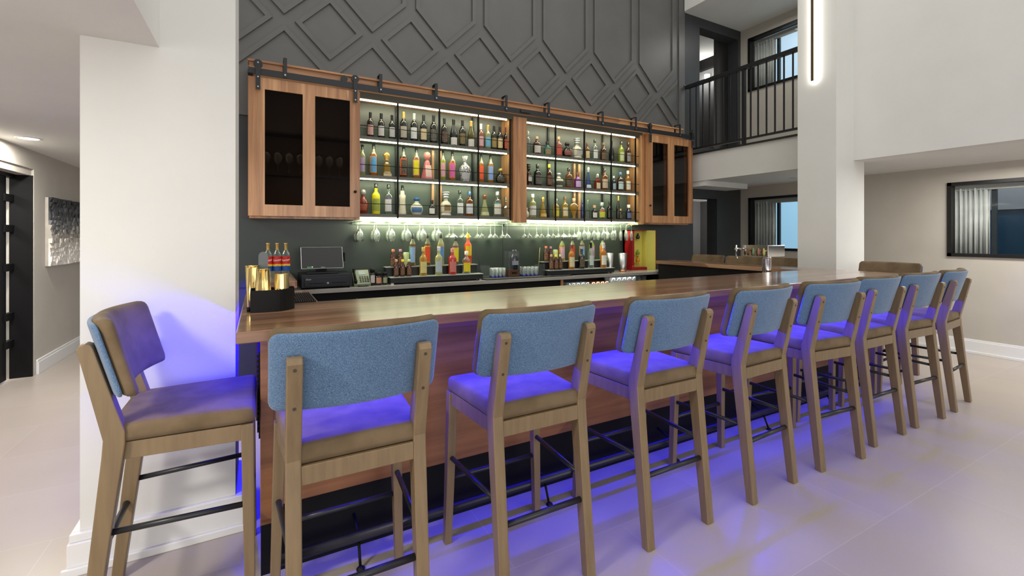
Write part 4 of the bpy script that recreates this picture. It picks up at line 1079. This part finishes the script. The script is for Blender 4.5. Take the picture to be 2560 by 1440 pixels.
bm = nb(); hexa(bm, [(-.078, -.06, 0), (.078, -.06, 0), (.078, .06, 0), (-.078, .06, 0)], [(-.066, -.055, .085), (.066, -.055, .085), (.066, .055, .085), (-.066, .055, .085)])
obj('wooden_base', bm, wood('dark_display_wood', srgb(50, 28, 16), srgb(76, 44, 26), srgb(96, 58, 34), 'x', .4, .2), t, bev=.003)
obj('plaque', box(nb(), -.035, .035, -.0605, -.058, .035, .055), M_gold, t)
bm = nb(); box(bm, -.075, .068, .050, .053, .086, .305); box(bm, -.075, .068, -.053, -.050, .086, .305)
obj('clear_case', bm, M_plastic, t)
bottle(1285, 624, 22, 'jug', 'navy', (140, 142, 152), 'k', 'dark navy whiskey bottle with white hexagonal label in the clear display case', 4.83, 1.0075, 'display bottle', lz=(.22, .44), rz=0)

# steel shakers, gift box
for px, w, desc in ((1529, 19, 'steel shaker tin nearest the right riser'), (1553, 22, 'steel shaker tin with copper base beside the red gift box')):
    X, zt = at_y(px, 633, 4.86); R = wpx(w, px, 4.86) / 2; H = zt - .91
    t = thing('shaker_tin', desc, 'shaker', (X, 4.9 if px == 1529 else 4.83, .9104), 0, 'steel shaker tins')
    obj('body', lathe(nb(), [(R * .74, .025), (R, H), (R - .002, H), (R * .7, .03), (0, .03)], 26), M_steel, t)
    obj('base_cap', lathe(nb(), [(0, 0), (R * .78, 0), (R * .78, .026), (0, .026)], 26), M_copper, t)
GY = 4.94; xa, xb = xat(1580, GY), xat(1640, GY); zt = at_y(1600, 575, GY)[1]
M_redbox = mat('red_gift_box', srgb(150, 14, 20), .35, coat=.2); M_yel = mat('yellow_lining', srgb(216, 206, 96), .5)
xm = xa + (xb - xa) * .62
t = thing('gift_box', 'open red gift box with yellow lining and a miniature bottle set', 'gift box', ((xa + xb) / 2, 5.040, .9104))
bm = nb(); box(bm, xa, xm, 4.940, 5.130, .9104, .95); box(bm, xa, xa + .045, 4.940, 5.130, .95, zt); box(bm, xa, xm, 5.090, 5.130, .95, zt); box(bm, xa, xm, 4.940, 5.130, zt - .012, zt)
obj('case', bm, M_redbox, t, True)
bm = nb(); box(bm, xa + .0455, xm, 5.040, 5.089, .951, zt - .013); box(bm, xm - .006, xm + .001, 4.945, 5.09, .951, zt - .013)
obj('lining', bm, M_yel, t, True)
bm = nb(); hexa(bm, [(xm, 4.970, .9104), (xb - .01, 4.940, .9104), (xb, 4.960, .9104), (xm, 4.990, .9104)], [(xm, 4.970, zt - .005), (xb - .01, 4.940, zt - .005), (xb, 4.960, zt - .005), (xm, 4.990, zt - .005)])
obj('open_lid', bm, M_yel, t, True)
bm = nb(); box(bm, xb - .002, xb + .004, 4.940, 4.970, .9104, zt); obj('lid_edge', bm, M_redbox, t, True)
mx = xa + .045 + (xm - xa - .045) * .55
for z, sz, c in ((zt - .135, .085, (24, 24, 70)), (.96 + .17, .075, (120, 140, 40)), (.96 + .055, .10, (206, 140, 30))):
    bm = lathe(nb(), [(0, 0), (.018, 0), (.03, sz * .35), (.02, sz * .6), (.01, sz * .75), (.012, sz), (0, sz)], 14, (mx, 5.010, z))
    obj('miniature', bm, mat('mini_%d_%d_%d' % c, srgb(*c), .25, coat=.4), t, True)
    obj('mini_shelf', box(nb(), mx - .045, mx + .045, 4.980, 5.040, z - .005, z), M_yel, t, True)
bm = nb()
for z in (.97, zt - .06): tube(bm, (xa - .001, 4.980, z), (xa + .02, 4.935, z), .005, 8)
obj('clasp', bm, M_gold, t, True)

# glasses and copper mugs on open shelf under the counter
def row(pa, pb, n, yt, label, group, m, nrow=2):
    xa, xb = xat(pa, 4.75), xat(pb, 4.75); R = (xb - xa) / n / 2 * .96; z = .7005; H = at_y((pa + pb) / 2, yt, 4.75)[1] - z
    proto = None
    for rr_ in range(nrow):
        for k in range(n):
            p = (xa + R + k * (xb - xa - 2 * R) / (n - 1), 4.75 + rr_ * 2.1 * R, z)
            lab = label + (', front row' if rr_ == 0 else ', back row')
            if proto is None: proto = tumbler(*p, R, H, lab, group + ', front row', m); freeze(proto)
            else: dup(proto, p, 0, lab, group + (', front row' if rr_ == 0 else ', back row'))
area('undershelf_lamp', (xat(1510, 4.72), 4.70, .86), 1.1, .01, (math.radians(30), 0, 0), 1.6, (1, .98, .9))  # strip of fill added so the glasses under the counter show
row(1414, 1472, 5, 707, 'short clear glass left of the copper mugs', 'short glasses under the back counter', M_frost)
row(1476, 1520, 4, 704, 'shiny copper mug on the open shelf under the back counter', 'copper mugs', M_copper)
row(1524, 1614, 7, 692, 'tall clear glass right of the copper mugs', 'tall glasses under the back counter', M_frost)

# ------------------------------------------------------------------ hanging stemware
t = thing('glass_rack', 'dark metal stemware rack under the left bottle shelves', 'rack', (1.8, 5.0, 1.57))
t2 = thing('glass_rack', 'dark metal stemware rack under the right bottle shelves', 'rack', (3.8, 5.0, 1.57))
ZR = 1.566
def stem(kind):
    """upside down: foot at z=0 going down"""
    P = {'wine': [(.034, 0), (.034, -.002), (.005, -.008), (.0035, -.02), (.0035, -.075), (.012, -.088), (.034, -.112), (.042, -.145), (.040, -.18), (.033, -.215), (.032, -.215), (.039, -.18), (.041, -.145), (.033, -.113), (.0, -.09)],
         'coupe': [(.034, 0), (.034, -.002), (.005, -.008), (.0035, -.02), (.0035, -.125), (.02, -.135), (.048, -.155), (.056, -.172), (.056, -.178), (.055, -.178), (.047, -.157), (.0, -.137)],
         'martini': [(.034, 0), (.034, -.002), (.005, -.008), (.0035, -.02), (.0035, -.125), (.006, -.13), (.0595, -.186), (.0585, -.187), (.0, -.133)],
         'flute': [(.028, 0), (.028, -.002), (.005, -.008), (.0035, -.02), (.0035, -.07), (.014, -.09), (.024, -.13), (.024, -.17), (.019, -.225), (.018, -.225), (.023, -.17), (.023, -.13), (.0, -.075)]}[kind]
    return lathe(nb(), [(0, 0)] + P, 22)
for tt, a, b_ in ((t, .86, 2.69), (t2, 2.72, 4.84)):
    tag(obj('wall_ledge', box(nb(), a, b_, WY - .034, WY - .0165, 1.535, 1.558), M_sage), 'thin grey green ledge on the wall behind the %s stemware rack' % ('left' if tt is t else 'right'), 'ledge')
    obj('front_bar', box(nb(), a + .04, b_ - .04, CF + .024, CF + .03, 1.5665, 1.571), M_steel, tt, True)
PROTO = {}
NM = {'wine': 'wine glass', 'coupe': 'coupe glass', 'martini': 'martini glass', 'flute': 'champagne flute'}
SL = [(897, 'wine', 0), (939, 'wine', 0), (977, 'wine', 0), (1016, 'wine', 0), (1054, 'wine', 0), (1092, 'wine', 0), (1129, 'coupe', 0), (1164, 'coupe', 0), (1200, 'martini', 0), (1233, 'martini', 0), (1263, 'martini', 0),
      (1318, 'martini', 1), (1349, 'martini', 1), (1378, 'martini', 1), (1404, 'coupe', 1), (1431, 'coupe', 1), (1455, 'wine', 1), (1479, 'wine', 1), (1503, 'wine', 1), (1526, 'wine', 1), (1546, 'flute', 1), (1561, 'flute', 1), (1573, 'flute', 1)]
for px, k, side in SL:
    x = xat(px, 4.98)
    tt = (t, t2)[side]
    bm = nb()
    for q in (-.024, .024): box(bm, x + q - .0025, x + q + .0025, CF + .02, WY - .03, ZR - .004, ZR - .001)
    obj('rack_channel', bm, M_steel, tt, True)
    for yi, y in enumerate((4.935, 5.055)):
        nm = NM[k]; where = 'in the front row' if yi == 0 else 'in the back row'
        lab = 'clear %s hanging upside down %s of the %s rack' % (nm, where, ('left', 'right')[side])
        gr = '%s %s of the %s rack' % (nm + ('es' if nm.endswith('glass') else 's'), 'in front' if yi == 0 else 'at the back', ('left', 'right')[side])
        if k not in PROTO:
            g_ = thing(nm.replace(' ', '_'), lab, 'glass', (x, y, ZR + .003), 0, gr)
            obj('bowl_and_stem', stem(k), M_glass, g_); freeze(g_); PROTO[k] = g_
        else: dup(PROTO[k], (x, y, ZR + .003), 0, lab, gr)
# stemware standing behind the smoked doors
def upright_glass(x, z, lab, gr):
    me_name = 'standing_wine_glass'
    if me_name not in PROTO:
        g_ = thing('wine_glass', lab, 'glass', (x, 5.0, z), 0, gr)
        bm = stem('wine'); bmesh.ops.rotate(bm, verts=bm.verts, cent=(0, 0, 0), matrix=Matrix.Rotation(PI, 3, 'X'))
        obj('bowl_and_stem', bm, M_glass, g_); freeze(g_); PROTO[me_name] = g_
    else: dup(PROTO[me_name], (x, 5.0, z), 0, lab, gr)
for x in (.05, .15, .25, .35, .52, .62, .72): upright_glass(x, 2.0205, 'dim wine glass standing on a shelf behind the left smoked door', 'stemware behind the left smoked door')

# ------------------------------------------------------------------ bar stools
def pad_layer(y_a, y_b, a=.270, zb=.866, zt=1.138, r=.032, k=.86, p=12, lift=0):
    """curved padded slab between depths y_a (rear) and y_b (front), rounded at the rim"""
    bm = nb(); U, V = 28, 18
    b = (zt - zb) / 2; zc = (zt + zb) / 2; ym = (y_a + y_b) / 2
    def sp(i, n): return math.sin((i / n - .5) * PI)
    for side in (0, 1):
        G = []
        for j in range(V + 1):
            v = sp(j, V); rowv = []
            z = v * b
            ex = max(0, abs(z) - (b - r)); xm = a - r + math.sqrt(max(0, r * r - ex * ex))
            for i in range(U + 1):
                u = sp(i, U); x = u * xm
                e = max(abs(u), abs(v)); pr = max(0, 1 - e ** p) ** .45
                y = ym + ((y_b if side else y_a) - ym) * pr
                rowv.append(bm.verts.new((x, y + k * x * x - .085 * ((zc + z - .82) / .31), zc + z)))
            G.append(rowv)
        for j in range(V):
            for i in range(U):
                f = bm.faces.new((G[j][i], G[j][i + 1], G[j + 1][i + 1], G[j + 1][i])); f.smooth = True
    bmesh.ops.remove_doubles(bm, verts=bm.verts, dist=.0001)
    return bm

def make_stool():
    t = thing('bar_stool', 'x', 'bar stool', (0, 0, 0), 0, 'bar stools around the bar')
    # seat cushion
    bm = nb(); N, K = 20, 16
    G = []
    for side in (0, 1):
        g = []
        for j in range(K + 1):
            v = math.sin((j / K - .5) * PI); rowv = []
            for i in range(N + 1):
                u = math.sin((i / N - .5) * PI)
                y = .04 + v * .225; hw = .212 + .03 * (v + 1) / 2
                cx = 1 - .04 * (abs(v) ** 14)
                x = u * hw * cx
                e = max(abs(u), abs(v))
                if side: z = .722 + .042 * max(0, 1 - e ** 60) ** .5 + .009 * (1 - u * u) * (1 - v * v)
                else: z = .722 - .0215 * max(0, 1 - e ** 40) ** .4
                rowv.append(bm.verts.new((x, y, z)))
            g.append(rowv)
        G.append(g)
    for s, g in enumerate(G):
        for j in range(K):
            for i in range(N):
                f = bm.faces.new((g[j][i], g[j][i + 1], g[j + 1][i + 1], g[j + 1][i])); f.smooth = True
    bmesh.ops.remove_doubles(bm, verts=bm.verts, dist=.0001)
    obj('seat', bm, M_suede, t)
    # apron
    bm = nb()
    box(bm, -.178, .178, -.19, -.165, .64, .70); box(bm, -.20, .20, .225, .25, .64, .70)
    for s in (-1, 1):
        xs = sorted((s * .205, s * .183)); xf = sorted((s * .235, s * .213))
        hexa(bm, [(xs[0], -.16, .64), (xs[1], -.16, .64), (xf[1], .22, .64), (xf[0], .22, .64)], [(xs[0], -.16, .70), (xs[1], -.16, .70), (xf[1], .22, .70), (xf[0], .22, .70)])
    obj('seat_frame', bm, M_stw, t, bev=.002)
    for s in (-1, 1):
        xc = s * .2
        pts = [(-.256, 0), (-.216, 0), (-.128, .70), (-.128, .74), (-.212, 1.035), (-.218, 1.050), (-.234, 1.057), (-.250, 1.051), (-.255, 1.035), (-.188, .72), (-.192, .66)]
        l = obj('rear_leg', prism(nb(), pts, xc - .0225, xc + .0225, 'x'), M_stw, t, bev=.004)
        for z, y in ((1.018, -.2515), (.895, -.2255)):
            obj('screw', tube(nb(), (xc, y - .001, z), (xc, y + .005, z), .0055, 10), M_screw, l)
        x0, x1 = s * .222, s * .242
        bm = nb(); q, p = .0215, .017
        hexa(bm, [(x1 - p, .235 - p + .012, 0), (x1 + p, .235 - p + .012, 0), (x1 + p, .235 + p + .012, 0), (x1 - p, .235 + p + .012, 0)],
             [(x0 - q, .237 - q, .70), (x0 + q, .237 - q, .70), (x0 + q, .237 + q, .70), (x0 - q, .237 + q, .70)])
        obj('front_leg', bm, M_stw, t, bev=.003)
        obj('side_rail', tube(nb(), (s * .2, -.19, .395), (s * .23, .242, .395), .0105, 12), M_blk, t)
    obj('front_rail', tube(nb(), (-.235, .245, .295), (.235, .245, .295), .011, 12), M_blk, t)
    obj('rear_rail', tube(nb(), (-.19, -.205, .31), (.19, -.205, .31), .012, 12), M_blk, t)
    # back pad leaning with the posts; rear face rests on the posts at x=+-.2
    OFF = -.172
    f = pad_layer(0, .056); bmesh.ops.translate(f, verts=f.verts, vec=(0, OFF, 0))
    obj('backrest', f, M_suede, t)
    f = pad_layer(-.013, .006, a=.269, zb=.868, zt=1.124, r=.031, p=26); bmesh.ops.translate(f, verts=f.verts, vec=(0, OFF, 0))
    obj('backrest_cover', f, M_blue, t)['label'] = 'blue tweed rear cover'
    return t
st = make_stool(); freeze(st)
SY = 1.745
spec = [
 ((.29, SY), 0, 'blue backed bar stool nearest the camera, in front of the bar caddy'),
 ((1.0, SY), 0, 'second blue backed bar stool from the left along the bar front'),
 ((1.74, SY), 0, 'third blue backed bar stool from the left along the bar front'),
 ((2.475, SY), .04, 'fourth blue backed bar stool from the left along the bar front'),
 ((3.18, SY - .02), -.09, 'fifth blue backed bar stool, in front of the black joint in the bar'),
 ((3.82, SY), -.02, 'sixth blue backed bar stool along the bar front'),
 ((4.45, SY - .01), -.06, 'seventh blue backed bar stool, second from the right end'),
 ((5.075, SY), .08, 'last blue backed bar stool at the right end of the bar front'),
 ((-.28, 2.245), -PI / 2, 'bar stool seen from its side against the left white column'),
 ((5.6, 2.27), PI / 2, 'bar stool with brown front facing across the right end of the bar'),
 ((5.47, 3.27), PI / 2, 'brown fronted stool behind the bar return, partly behind the right column'),
 ((5.47, 3.815), PI / 2, 'brown fronted stool behind the bar return, behind the beer tower'),
 ((5.47, 4.375), PI / 2, 'brown fronted stool behind the bar return, nearest the dark wall'),
]
for i, ((x, y), rz, lab) in enumerate(spec):
    if i == 0: st.location = (x, y, .0005); st.rotation_euler = (0, 0, rz); st['label'] = lab
    else: dup(st, (x, y, .0005), rz, lab, 'bar stools around the bar')

# ------------------------------------------------------------------ light
w = bpy.data.worlds.new('soft_daylight'); SC.world = w; w.use_nodes = True
bg = w.node_tree.nodes['Background']; bg.inputs[0].default_value = (1, .985, .96, 1); bg.inputs[1].default_value = .88
area('daylight_window', (-1.0, -5.0, 1.7), 9, 3.0, (math.radians(90), 0, 0), 190, (1, .98, .96))  # soft fill added behind the camera, no actual window there
area('corridor_lamp', (-1.3, 4.2, 2.2), .5, .5, (0, 0, 0), 34, (1, .96, .9))  # extra unseen fill to brighten the corridor
area('left_soffit_lamp', (-1.8, 1.0, 2.24), .4, .4, (0, 0, 0), 60, (1, .96, .9))  # area light added out of view to lift the low ceiling and column
area('atrium_lamp', (2.5, 1.6, 6.2), 5, 3, (0, 0, 0), 50, (1, .97, .93))  # invented overhead fill high above the bar
area('right_soffit_lamp', (6.8, 0.8, 2.2), .3, 2.5, (0, 0, 0), 60, (1, .97, .93))  # fill put in under the right soffit, without a fixture
area('balcony_lamp', (6.8, 4.0, 4.95), .5, 1.0, (0, 0, 0), 12, (1, .97, .93))
def glow_light(x, y, z, e, label):  # glowing shade plus point light, added for hall glare and fill
    t = thing('hall_sconce', label, 'wall lamp', (x, y, z))
    obj('shade', lathe(nb(), [(0, -.06), (.05, -.06), (.06, .06), (0, .06)], 16), mat('sconce_shade', (1, 1, 1, 1), emis=(1, .97, .9, 1), es=3), t)
    l = bpy.data.lights.new('hall_lamp', 'POINT'); l.energy = e; l.shadow_soft_size = .08; l.color = (1, .97, .93)
    o = bpy.data.objects.new('hall_lamp', l); COL.objects.link(o); o.parent = t; o.location = (-.12, -.0, .0)
glow_light(8.92, 6.95, 5.02, 14, 'glowing sconce in the upper hall behind the balcony')
glow_light(8.92, 6.0, 1.75, 25, 'sconce in the lower hall behind the dark wall')
area('left_room_lamp', (-3.0, 5.8, 2.2), .6, .6, (0, 0, 0), 30, (1, .98, .95))
area('window_room_lamp', (7.8, 1.9, 2.7), .3, 1.0, (0, math.radians(10), 0), 26, (.95, .97, 1))  # hidden fills added to brighten the curtains behind the panes
area('window_room_lamp', (7.8, 4.3, 2.65), .3, 1.0, (0, math.radians(20), 0), 6, (.95, .97, 1))
area('window_room_lamp', (7.8, 4.3, 5.3), .3, 1.0, (0, math.radians(20), 0), 10, (.95, .97, 1))

# ------------------------------------------------------------------ camera
cd = bpy.data.cameras.new('camera'); cam = bpy.data.objects.new('camera', cd); COL.objects.link(cam)
cd.sensor_width = 36; cd.lens = F / 2560 * 36; cd.shift_y = -(720 - HZ) / 2560; cd.clip_start = .05
cam.location = (0, 0, HC); cam.rotation_euler = (PI / 2, 0, -math.atan2(S_, C_))
SC.camera = cam
SC.view_settings.view_transform = 'Standard'; SC.view_settings.look = 'None'
SC.view_settings.exposure = 0; SC.view_settings.gamma = 1; SC.view_settings.use_curve_mapping = False
